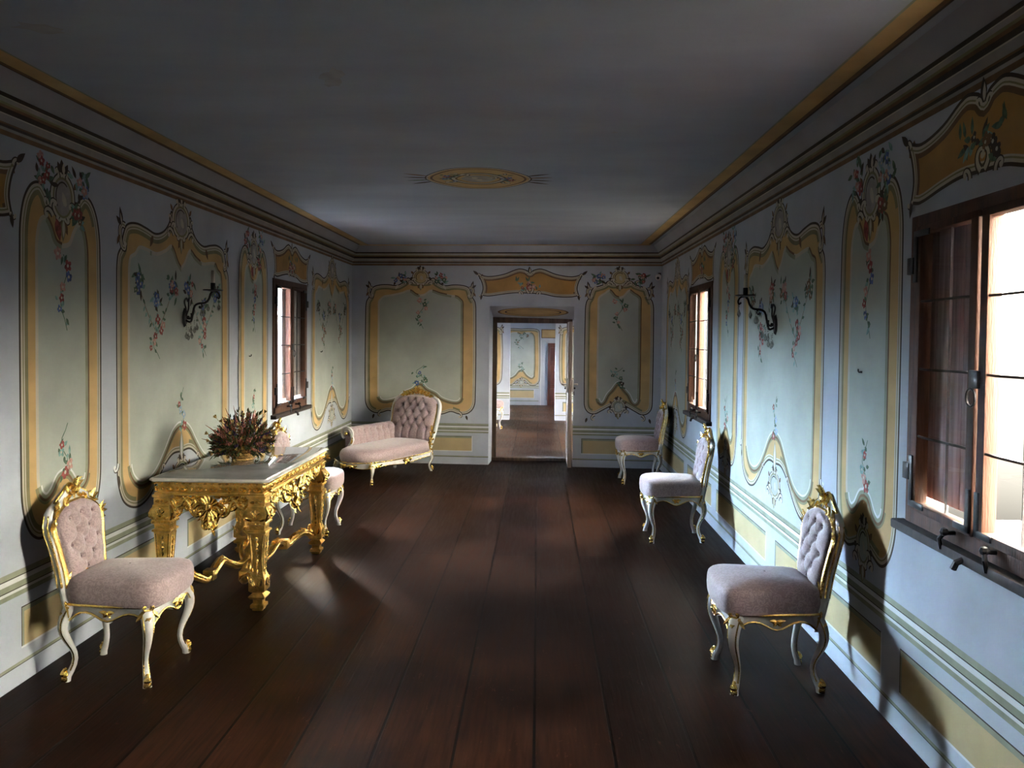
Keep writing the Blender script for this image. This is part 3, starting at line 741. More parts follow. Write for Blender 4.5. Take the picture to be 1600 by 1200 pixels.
# ------------------------------------------------------------------ windows
def make_window(name, label, side, yc, shutter_mat, sh_w, shut=None):
    """casement: local x = along the wall (towards +y of the room), y = outwards, z up from the floor"""
    root = bpy.data.objects.new(name, None); COL.objects.link(root)
    sg = -1 if side == 'left' else 1
    X = XL if side == 'left' else XR
    root.location = (X, yc, 0)
    root.matrix_world = Matrix(((0, sg, 0, X), (1, 0, 0, yc), (0, 0, 1, 0), (0, 0, 0, 1)))
    struct(root, label, 'window')
    z0, z1 = 0.945, 2.235
    f = MB()
    for a, b in (((-WHW, -.012, z0), (-WHW + .065, .036, z1)), ((WHW - .065, -.012, z0), (WHW, .036, z1)), ((-WHW, -.012, z1 - .055), (WHW, .036, z1)), ((-WHW, -.012, z0), (WHW, .036, z0 + .075))):
        f.bbox(a, b, .006)
    f.build('window_frame', M['wood_win'], root)
    s = MB(); s.bbox((-WHW - .045, -.055, .905), (WHW + .045, .03, .945), .008)
    s.build('sill_ledge', M['wood_dark'], root)
    s = MB(); s.box((-HW, .04, .90), (HW, TH + .30, .955)); s.build('outer_sill', M['stone'], root, smooth=False)
    gz0, gz1 = z0 + .06, z1 - .05
    for h in (-1, 1):
        a, b = (h * .012, h * (WHW - .06)); lo, hi = min(a, b), max(a, b); stile = .05
        sh = MB()
        for q, w in (((lo, -.022, gz0), (lo + stile, .03, gz1)), ((hi - stile, -.022, gz0), (hi, .03, gz1)), ((lo, -.022, gz0), (hi, .03, gz0 + .035)), ((lo, -.022, gz1 - .03), (hi, .03, gz1))):
            sh.bbox(q, w, .005)
        so = sh.build('sash', M['wood_win'], root)
        pl, ph, pz0, pz1 = lo + stile, hi - stile, gz0 + .035, gz1 - .03
        g = MB(); g.box((pl - .004, .008, pz0 - .004), (ph + .004, .011, pz1 + .004)); g.build('pane', M['glass'], so, smooth=False)
        br = MB()
        for k in (1, 2, 3):
            z = pz0 + (pz1 - pz0) * k / 4
            br.tube([(pl - .02, -.012, z), (pl + .05, -.014, z + .002), (ph - .05, -.014, z - .002), (ph + .02, -.012, z)], .0055, 6)
        br.build('glazing_bar', M['iron'], so)
        cm = MB(); m_ = (pl + ph) / 2
        cm.box((m_ - .002, .004, pz0), (m_ + .002, .014, pz1)); cm.build('lead_came', M['lead'], so, smooth=False)
        hg = MB()
        e = h * (WHW - .06)
        for z, k in ((gz0 + .03, 1), (gz1 - .03, -1)):
            hg.bbox((min(e, e - h * .03), -.029, min(z, z + k * .2)), (max(e, e - h * .03), -.021, max(z, z + k * .2)), .002)
            hg.bbox((min(e, e - h * .13), -.029, z - .013), (max(e, e - h * .13), -.021, z + .013), .002)
            hg.bbox((min(e - h * .01, e + h * .045), -.034, z + k * .13 - .035), (max(e - h * .01, e + h * .045), -.016, z + k * .13 + .035), .003)
        i_ = h * .018
        for z, k in ((gz0 + .012, 1),):
            hg.bbox((min(i_, i_ + h * .025), -.029, z), (max(i_, i_ + h * .025), -.021, z + .16), .002); hg.bbox((min(i_, i_ + h * .11), -.029, z), (max(i_, i_ + h * .11), -.021, z + .024), .002)
        hg.build('strap_hinge', M['iron'], so)
    lk = MB(); zc = (gz0 + gz1) / 2 - .03
    lk.bbox((-.03, -.034, zc - .02), (.03, -.02, zc + .045), .003)
    lk.tube([(-.012 + .03 * math.sin(t), -.045, zc - .02 - .032 * (1 - math.cos(t))) for t in [i * PI / 8 for i in range(16)]], .005, 6, closed=True)
    lk.build('latch_ring', M['iron'], root)
    for h in (-1, 1):
        k = MB(); x = h * .14
        k.tube([(x, -.012, z0 + .045), (x, -.05, z0 + .045), (x + h * .02, -.06, z0 + .02), (x + h * .02, -.052, z0 - .02)], .009, 7); k.ball((x, -.052, z0 + .05), .017)
        k.build('hold_back_hook', M['iron'], root)
    k = MB(); k.tube([(0, -.05, .925), (0, -.075, .915), (.01, -.08, .89)], .012, 7); k.build('ledge_pin', M['iron'], root)
    if shut is not None:                                     # the far leaf of the shutters is pulled to, close behind the glass
        st = MB(); a, b = shut, HW - .004; n = round((b - a) / .11); w = (b - a) / n
        for i in range(n): st.bbox((a + i * w, .042, 1.06), (a + (i + 1) * w - .002, .062, WZ1 + .03), .002)
        for z in (1.2, 2.05): st.bbox((a, .062, z - .04), (b, .080, z + .04), .003)
        st.build('shutter', shutter_mat, root)
    for h in ((-1,) if shut is not None else (-1, 1)):
        st = MB(); x = h * (HW - .020)
        for i in range(4):
            w = sh_w / 4
            st.bbox((x - .015, TH - .07 + i * w, 1.0), (x + .015, TH - .07 + (i + 1) * w - .004, 2.22), .003)
        for z in (1.2, 2.02): st.bbox((x - h * .015 - .012, TH - .07, z - .04), (x - h * .015 + .012, TH - .07 + sh_w, z + .04), .003)
        st.build('shutter', shutter_mat, root)
    return root
make_window('window_1', 'dark framed casement window beyond the gilded table, left wall', 'left', 8.245, M['shutter_grey'], .28, -.13)
make_window('window_2', 'distant dark framed casement window above the middle side chair, right wall', 'right', 8.17, M['shutter_grey'], .28, .30)
make_window('window_3', 'large near casement window with brown shutter behind its panes, right wall', 'right', 3.005, M['shutter'], .30, .115)

# ------------------------------------------------------------------ doorway and the rooms beyond
yd = yb(-.1)
mb = MB()
FY = yd + .42
mb.bbox((DX0, FY, 0), (DX0 + .082, FY + .10, 1.94), .006); mb.bbox((DX1 - .075, FY, 0), (DX1, FY + .10, 1.94), .006)
mb.bbox((DX0, FY, 1.885), (DX1, FY + .10, 1.962), .006); mb.bbox((DX0, FY - .02, -.01), (DX1, FY + .12, .045), .006)
dr = bpy.data.objects.new('door_1', None); COL.objects.link(dr); dr.location = (0, 0, 0)
struct(dr, 'wooden door frame with open pale door leaf in the end wall', 'door')
mb.build('door_frame', M['wood_frame'], dr)
lx = DX1 - .045
lf = MB(); lf.bbox((lx - .022, yd - .19, .012), (lx + .022, FY + .02, 1.90), .004)
for z0, z1 in ((.12, .85), (.98, 1.78)):
    lf.bbox((lx - .028, yd - .10, z0), (lx + .028, FY - .10, z1), .012)
leaf_o = lf.build('door_leaf', M['wood_door'], dr)
lk = MB()
lk.bbox((lx - .05, yd - .17, .98), (lx - .022, yd - .02, 1.16), .006); lk.bbox((lx + .022, yd - .17, .99), (lx + .045, yd - .03, 1.15), .006)
for h in (-1, 1):
    lk.tube([(lx + h * .04, yd - .12, 1.09), (lx + h * .085, yd - .12, 1.09), (lx + h * .095, yd - .10, 1.088), (lx + h * .095, yd - .0, 1.075)], .011, 8)
lk.build('box_lock', M['plastic'], leaf_o)
hd = MB()
for h in (-1, 1): hd.ball((lx + h * .06, yd - .07, 1.035), .014); hd.tube([(lx + h * .05, yd - .15, 1.0), (lx + h * .05, yd - .15, .95)], .006, 6)
hd.build('key_knob', M['iron'], leaf_o)

# far rooms
RX0, RX1, RY1, RY2, RZ = -2.9, 2.6, 16.69, 20.3, 2.55
mb = MB(); mb.box((RX0 - .3, YL + .55, -.12), (RX1 + .3, RY2 + .3, .0))
struct(mb.build('floor_far', M['floor2'], smooth=False), 'worn brown plank floor seen through the doorway', 'floor')
mb = MB(); mb.box((RX0 - .3, YL + .3, RZ), (RX1 + .3, RY2 + .3, RZ + .15))
struct(mb.build('ceiling_far', M['ceil'], smooth=False), 'ceiling of the rooms beyond the doorway', 'ceiling')
map_mid = lambda s, z, d: (s, RY1 - d, z)
map_end = lambda s, z, d: (s, RY2 - d, z)
mb = MB()
wall_boxes(mb, map_mid, RX0 - .3, RX1 + .3, -.1, RZ + .1, .30, [(-.575, .345, -.05, 2.0)], M['plaster'])
p = Paint(mb, map_mid)
for a, b, q in ((RX0, -.575, (-2.2, -.80)), (.345, RX1, (.50, 1.5))):
    p.dado(a, b, [q]); c = (q[0] + q[1]) / 2; w = (q[1] - q[0]) / 2 + .06
    p.panel(c, [(0, 1.95), (w * .6, 1.90), (w * .92, 1.86), (w, 1.76), (w, .85), (w * .9, .72), (w * .5, .68), (0, .74)], [(0, 1.80), (w * .5, 1.78), (w - .13, 1.76), (w - .11, 1.65), (w - .11, .92), (w * .75, .82), (w * .4, .88), (0, .94)])
    for h in (1, -1): p.corner(c + h * (w - .01), 1.83, h, .8)
struct(mb.build('wall_middle', None, smooth=False), 'painted wall with an opening between the two far rooms', 'wall')
mb = MB()
wall_boxes(mb, map_end, RX0 - .3, RX1 + .3, -.1, RZ + .1, .30, [], M['plaster'])
p = Paint(mb, map_end)
p.dado(RX0, .02, [(-1.5, -.09)], -.02)
p.panel(-.42, [(0, 1.87), (.25, 1.88), (.42, 1.84), (.45, 1.70), (.45, .62), (.36, .50), (.22, .50), (.1, .60), (0, .64)], [(0, 1.73), (.1, 1.78), (.25, 1.77), (.31, 1.70), (.33, 1.55), (.33, .75), (.27, .66), (.15, .72), (.05, .84), (0, .86)])
p.spray(-.45, 1.76, .38, True, ('leafg', 'umber', 'leafg'), .25); p.spray(-.42, .85, .2, False, ('leafg', 'teal'), .15, 2); p.cartouche(-.42, .56, .07, .06, 'sage')
p.rect(.08, .55, 1.66, 1.86, 'ochre'); p.stroke([(.08, 1.66), (.55, 1.66), (.55, 1.86), (.08, 1.86)], .02, 'umber', True)
for a in (.06, .20): p.rect(a, a + .014, 0, 1.6, 'white_line')
struct(mb.build('wall_end', None, smooth=False), 'brightly lit painted wall at the end of the far room', 'wall')
mb = MB(); mb.bbox((.235, RY2 - .05, 0), (.80, RY2 + .0, 1.53), .006)
d2 = mb.build('door_2', M['red_door']); struct(d2, 'narrow red brown panelled door at the end of the far room', 'door')
mb = MB()
for z0, z1 in ((.10, .42), (.52, .98), (1.08, 1.42)): mb.bbox((.29, RY2 - .068, z0), (.74, RY2 - .045, z1), .010)
mb.build('door_panel', M['red_door'], d2)
for nm, X, sg in (('wall_far_left', RX0, -1), ('wall_far_right', RX1, 1)):
    mb = MB()
    wall_boxes(mb, lambda s, z, d: (X - sg * d, s, z), YL + .30, RY2 + .3, -.1, RZ + .1, .3, [(13.2, 13.8, 1.2, 2.0), (18.2, 18.8, 1.2, 2.0)], M['plaster'])
    struct(mb.build(nm, None, smooth=False), 'side wall of the far rooms with window openings, ' + ('left' if sg < 0 else 'right'), 'wall')

# ------------------------------------------------------------------ side chairs
def cabriole(parent, top, foot, out, h, gild=True, r=0.022):
    """S-curved leg from the rail down to a gilded scroll toe; out = horizontal direction it bows towards"""
    t = Vector(top); f = Vector(foot); o = Vector(out).normalized()
    pts = []; rad = []
    for i in range(15):
        a = i / 14
        z = t.z + (f.z - t.z) * a
        base = t.lerp(f, a)
        bow = 0.034 * math.sin(PI * min(1, a / 0.5)) * (1 if a < .5 else 0) - 0.030 * math.sin(PI * max(0, (a - .5) / .45)) * (1 if .5 <= a < .95 else 0)
        pts.append(Vector((base.x + o.x * bow * h / .36, base.y + o.y * bow * h / .36, z)))
        rad.append(r * (1.35 - 0.9 * min(1, a / .62) if a < .62 else 0.45 + 0.25 * max(0, (a - .8) / .2)) + 0.005)
    m = MB(); m.tube(pts, rad, 9, up=o)
    leg = m.build('leg', M['white'], parent)
    g = MB()
    if gild:
        sd = Vector((-o.y, o.x, 0))
        for k in (1, -1):
            g.tube([q + (o * 0.62 + sd * k * .74) * rr * 0.98 for q, rr in zip(pts[:13], rad[:13])], 0.0042, 5)
        g.leaf(pts[1] + o * rad[1], (0, 0, -1), o, 0.10 * h / .36, 0.035, 0.010, -0.12)
        for k in (1, -1):
            g.leaf(pts[0] + o * rad[0] * .8 + sd * k * .012, (sd * k * .6 - Vector((0, 0, .6))), o, 0.06, 0.022, 0.008, 0.05)
            g.scroll(pts[0] + o * rad[0] + Vector((0, 0, .005)), sd * k + Vector((0, 0, -.3)), o, 0.03, k, 1.2, 0.006)
        g.build('knee_carving', M['gold'], leg)
    g = MB(); e = pts[-1]; q = pts[-2]
    g.bbox((e.x + o.x * .006 - .016, e.y + o.y * .006 - .016, f.z), (e.x + o.x * .006 + .016, e.y + o.y * .006 + .016, f.z + .026), .008)
    g.ball(e + o * .014 + Vector((0, 0, .040)), .0165, 8); g.ball(e + o * .004 + Vector((0, 0, .034)), .019, 8)
    g.tube([e + Vector((0, 0, .06)), e + o * .010 + Vector((0, 0, .058)), e + o * .022 + Vector((0, 0, .044)), e + o * .018 + Vector((0, 0, .03))], [.010, .009, .007, .005], 7)
    g.build('scroll_foot', M['gold'], leg)
    return leg
def tuft(y, w, btn, links, d=0.020):
    k = 0.0
    for b in btn:
        r2 = (y - b[0]) ** 2 + (w - b[1]) ** 2
        k += d * math.exp(-r2 / .00012) + d * .75 * math.exp(-r2 / .0011)
    for a, b in links:
        ax, ay = btn[a]; bx, by = btn[b]; dx, dy = bx - ax, by - ay
        t = max(0, min(1, ((y - ax) * dx + (w - ay) * dy) / (dx * dx + dy * dy)))
        r2 = (y - ax - t * dx) ** 2 + (w - ay - t * dy) ** 2
        k += d * .35 * math.exp(-r2 / .00007)
    return k
def links_of(btn, lim):
    return [(i, j) for i in range(len(btn)) for j in range(i) if 0.02 < abs(btn[i][0] - btn[j][0]) and abs(btn[i][1] - btn[j][1]) > .02 and math.hypot(btn[i][0] - btn[j][0], btn[i][1] - btn[j][1]) < lim]
def make_chair(label, group):
    root = thing('side_chair', label, 'chair', group=group)
    bx = lambda w: -0.215 - 0.155 * max(0, (w - .42)) ** 1.15 * 1.1          # the back leans away
    # legs
    for k in (1, -1):
        cabriole(root, (.205, k * .205, .375), (.215, k * .222, 0), (.6, k * .8, 0), .375)
        cabriole(root, (-.185, k * .165, .375), (-.210, k * .172, 0), (-.75, k * .65, 0), .375, gild=True, r=.019)
    # seat rails with a scalloped lower edge
    C = [Vector((.235, .215)), Vector((.235, -.215)), Vector((-.205, -.180)), Vector((-.205, .180))]
    fr = MB(); gd = MB()
    for i in range(4):
        a, b = C[i], C[(i + 1) % 4]; n = Vector(((b - a).y, -(b - a).x)).normalized(); n = n if n.dot((a + b) / 2 - Vector((.01, 0))) > 0 else -n
        front = i == 0
        up_, lo_, upl, lol = [], [], [], []
        K = 17
        for j in range(K):
            t = j / (K - 1); bulge = .030 * math.sin(PI * t) if front else (.012 * math.sin(PI * t) if i in (1, 3) else 0)
            q = a.lerp(b, t) + n * bulge
            dz = .052 + .012 * math.cos(4 * PI * t) + .016 * math.exp(-((t - .5) / .14) ** 2) + .03 * (math.exp(-(t / .09) ** 2) + math.exp(-((1 - t) / .09) ** 2))
            up_.append((q, .392)); lo_.append((q, .392 - dz))
        vs = []
        for (q, zu), (_, zl) in zip(up_, lo_):
            vs += [(q.x, q.y, zu), (q.x, q.y, zl), (q.x - n.x * .03, q.y - n.y * .03, zl), (q.x - n.x * .03, q.y - n.y * .03, zu)]
        fs = []
        for j in range(K - 1):
            for c in range(4): fs.append((j * 4 + c, j * 4 + (c + 1) % 4, j * 4 + 4 + (c + 1) % 4, j * 4 + 4 + c))
        fs += [(0, 1, 2, 3), ((K - 1) * 4 + 3, (K - 1) * 4 + 2, (K - 1) * 4 + 1, (K - 1) * 4)]
        fr.add(vs, fs)
        gd.tube([(q.x + n.x * .003, q.y + n.y * .003, z + .002) for q, z in lo_], .0055, 6)
        gd.tube([(q.x + n.x * .006, q.y + n.y * .006, z - .004) for q, z in up_], .0075, 6)
        if i != 2:
            c = (a + b) / 2 + n * (.034 if front else .016); N3 = Vector((n.x, n.y, 0)); T3 = Vector((-n.y, n.x, 0)); sz = 1.3 if front else .75
            for k in (1, -1):
                gd.leaf(Vector((c.x, c.y, .355)), T3 * k + Vector((0, 0, .15)), N3, .055 * sz, .024 * sz, .010, .05)
                gd.leaf(Vector((c.x, c.y, .350)), T3 * k + Vector((0, 0, -.8)), N3, .035 * sz, .020 * sz, .010, .1)
                gd.scroll(Vector((c.x, c.y, .352)), T3 * k + Vector((0, 0, .5)), N3, .026 * sz, -k, 1.2, .006 * sz)
            gd.ball(Vector((c.x, c.y, .352)) + N3 * .006, .012 * sz, 8)
    sf = fr.build('seat_frame', M['white'], root)
    gd.build('rail_gilding', M['gold'], sf)
    # cushion
    def outl(t, s):
        a = 2 * PI * t; c, q = math.cos(a), math.sin(a)
        e = 9; rr = (abs(c) ** e + abs(q) ** e) ** (-1 / e)
        x = c * rr; y = q * rr
        X = .022 + x * .236; w = .222 + .026 * x
        X += .028 * max(0, x) ** 3 * (1 - y * y)
        return X * s + .02 * (1 - s), y * w * s
    rings = [(.985, .388), (1.0, .400), (1.012, .440), (1.006, .474), (.988, .492), (.955, .504), (.86, .517), (.68, .528), (.45, .536), (.24, .540), (.02, .541)]
    st = MB(); st.grid(lambda u, v: (lambda r: (*outl(u, r[0]), r[1]))(rings[round(v * (len(rings) - 1))]), 56, len(rings), wrap=True)
    st.build('seat', M['fabric'], root, sharp=60)
    # back: waisted frame, arched top
    def hw(b):
        return .168 + .040 * max(0, min(1, (b - .12) / .55)) ** 1.3 * (1 if b < .67 else 1) - (.0 if b < .74 else .225 * (1 - math.sqrt(max(0, 1 - ((b - .74) / .262) ** 2))))
    W0, W1 = .475, .865
    btn = [(-.10, .79), (.0, .80), (.10, .79), (-.055, .725), (.055, .725), (-.115, .66), (0, .655), (.115, .66), (-.055, .59), (.055, .59), (0, .53)]
    lk = links_of(btn, .125)
    def padpt(u, v, face=1):
        b = v; a = u * 2 - 1; half = max(.012, hw(b) - .010)
        y = a * half; w = W0 + (W1 - W0) * b + .030 * (1 - a * a) * max(0, 1 - b * 3)
        th = .052 * (max(0, 1 - abs(a) ** 5)) ** .5 * (max(0, 1 - abs(2 * b - 1) ** 8)) ** .5
        th -= tuft(y, w, btn, lk) * min(1, th / .035)
        return (bx(w) + .006 + th, y, w)
    pd = MB(); pd.grid(lambda u, v: padpt(u, v), 58, 62)
    pd.grid(lambda u, v: (lambda q: (bx(q[2]) - .016, q[1] * 1.02, q[2]))(padpt(u, v)), 14, 14)
    for b in btn: pd.ball((bx(b[1]) + .040, b[0], b[1]), .0065, 6)
    pd.build('backrest', M['fabric'], root, sharp=80)
    path = []
    K = 22
    for i in range(K): b = i / (K - 1); path.append((hw(min(b, .985)), W0 + (W1 - W0) * b))
    right = [(y + .002, w) for y, w in path]
    loop = right + [(-y, w) for y, w in right[::-1]]
    low = crom([(-.165, W0), (-.10, W0 + .012), (0, W0 + .030), (.10, W0 + .012), (.165, W0)], 5)[1:-1]
    loop = loop + [(q.x, q.y) for q in low]
    P3 = lambda y, w, d: (bx(w) + d, y, w)
    bf = MB()
    outer = [(y * 1.0 + (0.016 if y > 0 else -0.016) * (1 if w < .83 else .6), w + (.014 if w > .80 else 0) - (.0 if w > .5 else .004)) for y, w in loop]
    bf.tube([P3(y, w, -.004) for y, w in outer], .020, 10, closed=True, flat=1.0, up=Vector((1, 0, 0)))
    for k in (1, -1):          # uprights down to the rail
        bf.tube([(bx(W0) - .002, k * .178, W0 + .02), (bx(W0), k * .180, W0 - .02), (-.210, k * .178, .40), (-.200, k * .172, .35)], [.021, .020, .020, .020], 9)
    # crest board
    cb = crom([(-.175, .80), (-.150, .862), (-.105, .890), (-.06, .912), (0, .940), (.06, .912), (.105, .890), (.150, .862), (.175, .80)], 4)
    ib = crom([(-.15, .80), (-.12, .845), (-.07, .868), (0, .880), (.07, .868), (.12, .845), (.15, .80)], 5)
    ib = [ib[int(i * (len(ib) - 1) / (len(cb) - 1))] for i in range(len(cb))]
    vs = []
    for o_, i_ in zip(cb, ib): vs += [P3(o_.x, o_.y, .012), P3(i_.x, i_.y, .016), P3(i_.x, i_.y, -.018), P3(o_.x, o_.y, -.016)]
    fs = [(j * 4 + c, j * 4 + (c + 1) % 4, j * 4 + 4 + (c + 1) % 4, j * 4 + 4 + c) for j in range(len(cb) - 1) for c in range(4)]
    bf.add(vs, fs)
    bo = bf.build('back_frame', M['white'], root)
    g = MB(); nx = Vector((1, 0, .25))
    g.tube([P3(y * (.975 if abs(y) > .02 else 1), w - (.004 if w > .8 else 0), .019) for y, w in loop], .0085, 7, closed=True)
    g.tube([P3(q.x * 1.01, q.y + .004, .002) for q in cb], .007, 6)
    for dd in (.006, -.015): g.tube([P3(y + .0175, w, dd) for y, w in outer if w < .84 and w > W0 - .01 and y > 0], .0045, 5); g.tube([P3(y - .0175, w, dd) for y, w in outer if w < .84 and w > W0 - .01 and y < 0], .0045, 5)
    for k in (1, -1):
        g.tube([P3(k * (hw(b) + .030), W0 + (W1 - W0) * b, .006) for b in [i / 14 * .78 for i in range(15)]], .0048, 5)
        g.tube([P3(k * (hw(b) + .010), W0 + (W1 - W0) * b, .017) for b in [i / 14 * .72 for i in range(15)]], [.012 + .003 * math.sin(i / 14 * PI) for i in range(15)], 7)
        s0 = Vector(P3(k * .205, .765, .016))
        for a_ in (-.9, -.2, .5, 1.2): g.leaf(s0, (0, k * math.cos(a_), math.sin(a_)), nx, .052, .026, .011, .3)
        g.scroll(s0, (0, -k * .2, 1), nx, .028, k, 1.2, .006); g.ball(s0, .010, 7)
        s1 = Vector(P3(k * .150, .845, .016))
        for a_ in (-.5, .3, 1.1): g.leaf(s1, (0, k * math.cos(a_), math.sin(a_)), nx, .052, .027, .011, .25)
        g.scroll(s1, (0, -k, .6), nx, .034, -k, 1.3, .007)
        s2 = Vector(P3(k * .02, .895, .018))
        g.scroll(s2, (0, k, .1), nx, .050, k, 1.3, .011); g.scroll(Vector(P3(k * .075, .880, .018)), (0, k, -.2), nx, .042, -k, 1.3, .010)
        g.leaf(Vector(P3(k * .01, .915, .018)), (0, k * .7, .8), nx, .045, .022, .010, .25)
        g.leaf(Vector(P3(k * .03, .885, .016)), (0, k * 1, -.25), nx, .06, .02, .009, .1)
        s3 = Vector(P3(k * .168, W0 + .005, .020))
        g.leaf(s3, (0, -k * .3, 1), nx, .06, .022, .010, .1); g.leaf(s3, (0, -k, -.1), nx, .05, .020, .010, .15); g.ball(s3, .012, 7)
        g.scroll(s3, (0, k * .1, -1), nx, .024, k, 1.2, .006)
    c0 = Vector(P3(0, .915, .022))
    for a_ in (-1.1, -.55, 0, .55, 1.1): g.leaf(c0 + Vector((0, 0, .008)), (0, math.sin(a_), math.cos(a_)), nx, .060, .030, .016, .40)
    g.ball(c0 + Vector((.006, 0, -.006)), .018, 8); g.leaf(c0, (0, 0, -1), nx, .045, .03, .010, .1)
    g.build('crest_carving', M['gold'], bo)
    return root
CG = 'side chairs along the walls'
ch = make_chair('white and gold tufted side chair nearest on the left, before the gilded table', CG)
ch.location = (-2.085, 4.105, 0)
dup(ch, (1.175, 4.18, 0), PI, 'white and gold side chair closest to the large window on the right', CG)
dup(ch, (1.175, 7.08, 0), PI, 'white and gold side chair in the middle of the three along the right wall', CG)
dup(ch, (1.215, 9.80, 0), PI, 'white and gold side chair farthest along the right wall, in the room corner', CG)
dup(ch, (-1.99, 7.10, 0), 0, 'white and gold side chair mostly hidden behind the gilded table and flowers', CG)
dup(ch, (-.93, 15.2, 0), .25, 'pink upholstered chair half seen through the open doorway', CG)

# ------------------------------------------------------------------ gilded console table
def make_table():
    root = thing('console_table', 'ornate carved gilt table with polished grey marble top and white rim', 'table', (-2.013, 5.70, 0))
    HX, HY, ZT = .375, .745, .82
    t = MB()
    pr = [(0, .797), (.012, .799), (.018, .804), (.018, .811), (.011, .818), (.0, .820)]
    vs = []
    for o, z in pr:
        x, y = HX - .018 + o, HY - .018 + o; c = .035
        vs += [(x, -y + c, z), (x, y - c, z), (x - c, y, z), (-x + c, y, z), (-x, y - c, z), (-x, -y + c, z), (-x + c, -y, z), (x - c, -y, z)]
    fs = [(i * 8 + j, i * 8 + (j + 1) % 8, i * 8 + 8 + (j + 1) % 8, i * 8 + 8 + j) for i in range(len(pr) - 1) for j in range(8)]
    fs += [tuple(range(7, -1, -1)), tuple((len(pr) - 1) * 8 + j for j in range(8))]
    t.add(vs, fs)
    top = t.build('tabletop', M['marble'], root, sharp=30)
    t = MB(); t.bbox((-HX + .026, -HY + .026, .8195), (HX - .026, HY - .026, .8225), .0015)
    t.build('marble_panel', M['marble_grey'], top)
    # frieze
    A, B = HX - .035, HY - .035
    f = MB()
    for o, z0, z1 in ((0, .782, .798), (-.012, .728, .784), (.004, .714, .730)):
        f.bbox((-A - o, -B - o, z0), (A + o, B + o, z1), .004)
    fz = f.build('frieze', M['gold_old'], root)
    g = MB()
    for sx, L, other in ((0, B, A), (1, A, B)):
        n = int(L * 2 / .045)
        for i in range(n + 1):
            u = -L + 2 * L * i / n
            for k in (1, -1):
                q = Vector((k * (other - .008), u, .752)) if sx == 0 else Vector((u, k * (other - .008), .752))
                N = Vector((k, 0, 0)) if sx == 0 else Vector((0, k, 0)); T = Vector((0, 1, 0)) if sx == 0 else Vector((1, 0, 0))
                g.ball(q + N * .004 + Vector((0, 0, .0)), .011, 6)
                g.leaf(q + T * .022, T * (1 if i % 2 else -1) + Vector((0, 0, .5)), N, .030, .016, .008, .1)
                g.leaf(q + T * .022, T * (1 if i % 2 else -1) - Vector((0, 0, .5)), N, .030, .016, .008, .1)
                g.ball(q + N * .018 + Vector((0, 0, .036)), .009, 6, sc=(1.3, 1.3, .8))
    g.build('frieze_carving', M['gold'], fz)
    # pierced aprons
    random.seed(5)
    for k, axis in ((1, 0), (-1, 0), (1, 1), (-1, 1)):
        L, other = (B, A) if axis == 0 else (A, B)
        N = Vector((k, 0, 0)) if axis == 0 else Vector((0, k, 0)); T = Vector((0, 1, 0)) if axis == 0 else Vector((1, 0, 0))
        P = lambda u, z, d=0: T * u + N * (other - .02 + d) + Vector((0, 0, z))
        a = MB(); rail = L - .10
        dep = lambda u: .045 + .15 * math.exp(-(u / (rail * .36)) ** 2) + .02 * math.cos(u / rail * 9)
        # main S-scrolled strap, both halves
        for h in (1, -1):
            pts = [P(h * rail * q, .715 - w, .010) for q, w in ((1.0, .03), (.88, .075), (.74, .065), (.64, .03), (.54, .06), (.46, .11), (.34, .13), (.24, .125), (.16, .165), (.08, .185), (0, .195))]
            a.tube([tuple(q) for q in crom(pts, 3)], .013, 7)
            pts = [P(h * rail * q, .715 - w, .004) for q, w in ((.95, .01), (.80, .03), (.62, .09), (.50, .05), (.36, .03), (.26, .07), (.14, .10), (0, .09))]
            a.tube([tuple(q) for q in crom(pts, 3)], .010, 6)
            n = 15 if axis == 0 else 9
            for i in range(n):
                u = h * rail * (i + .5) / n; d = dep(u)
                for _ in range(3):
                    z = .712 - d * random.uniform(.15, 1.0)
                    a.scroll(P(u + random.uniform(-.02, .02), z, random.uniform(.0, .012)), T * h * random.uniform(-1, 1) + Vector((0, 0, random.uniform(-1, .6))), N, random.uniform(.026, .045), random.choice((1, -1)), random.uniform(1.0, 1.5), .0075)
                for _ in range(4):
                    z = .712 - d * random.uniform(.05, 1.05)
                    a.leaf(P(u, z, .008), T * random.uniform(-1, 1) + Vector((0, 0, random.uniform(-1, .3))), N, random.uniform(.035, .06), random.uniform(.016, .026), .009, random.uniform(.1, .5))
        # central shell, palmette and pendant
        c = P(0, .645, .022)
        for t_ in (-1.1, -.7, -.35, 0, .35, .7, 1.1):
            a.leaf(c, T * math.sin(t_) + Vector((0, 0, math.cos(t_))), N, .075, .026, .014, .2)
            a.leaf(c, T * math.sin(t_) - Vector((0, 0, math.cos(t_))), N, .10 - .02 * abs(t_), .028, .014, .15)
        a.ball(c + N * .006, .024, 10, sc=(1, 1, 1.3))
        for h in (1, -1):
            a.scroll(P(h * .02, .575, .018), T * h + Vector((0, 0, .2)), N, .075, h, 1.3, .013); a.scroll(P(h * .015, .565, .018), T * h - Vector((0, 0, .4)), N, .06, -h, 1.3, .012)
            a.scroll(P(h * .06, .66, .016), T * h + Vector((0, 0, -.2)), N, .065, -h, 1.3, .011)
        for t_ in (-.5, 0, .5): a.leaf(P(0, .548, .02), T * math.sin(t_) - Vector((0, 0, math.cos(t_))), N, .05, .022, .012, .2)
        a.ball(P(0, .515, .022), .014, 8)
        a.build('apron', M['gold'], root)
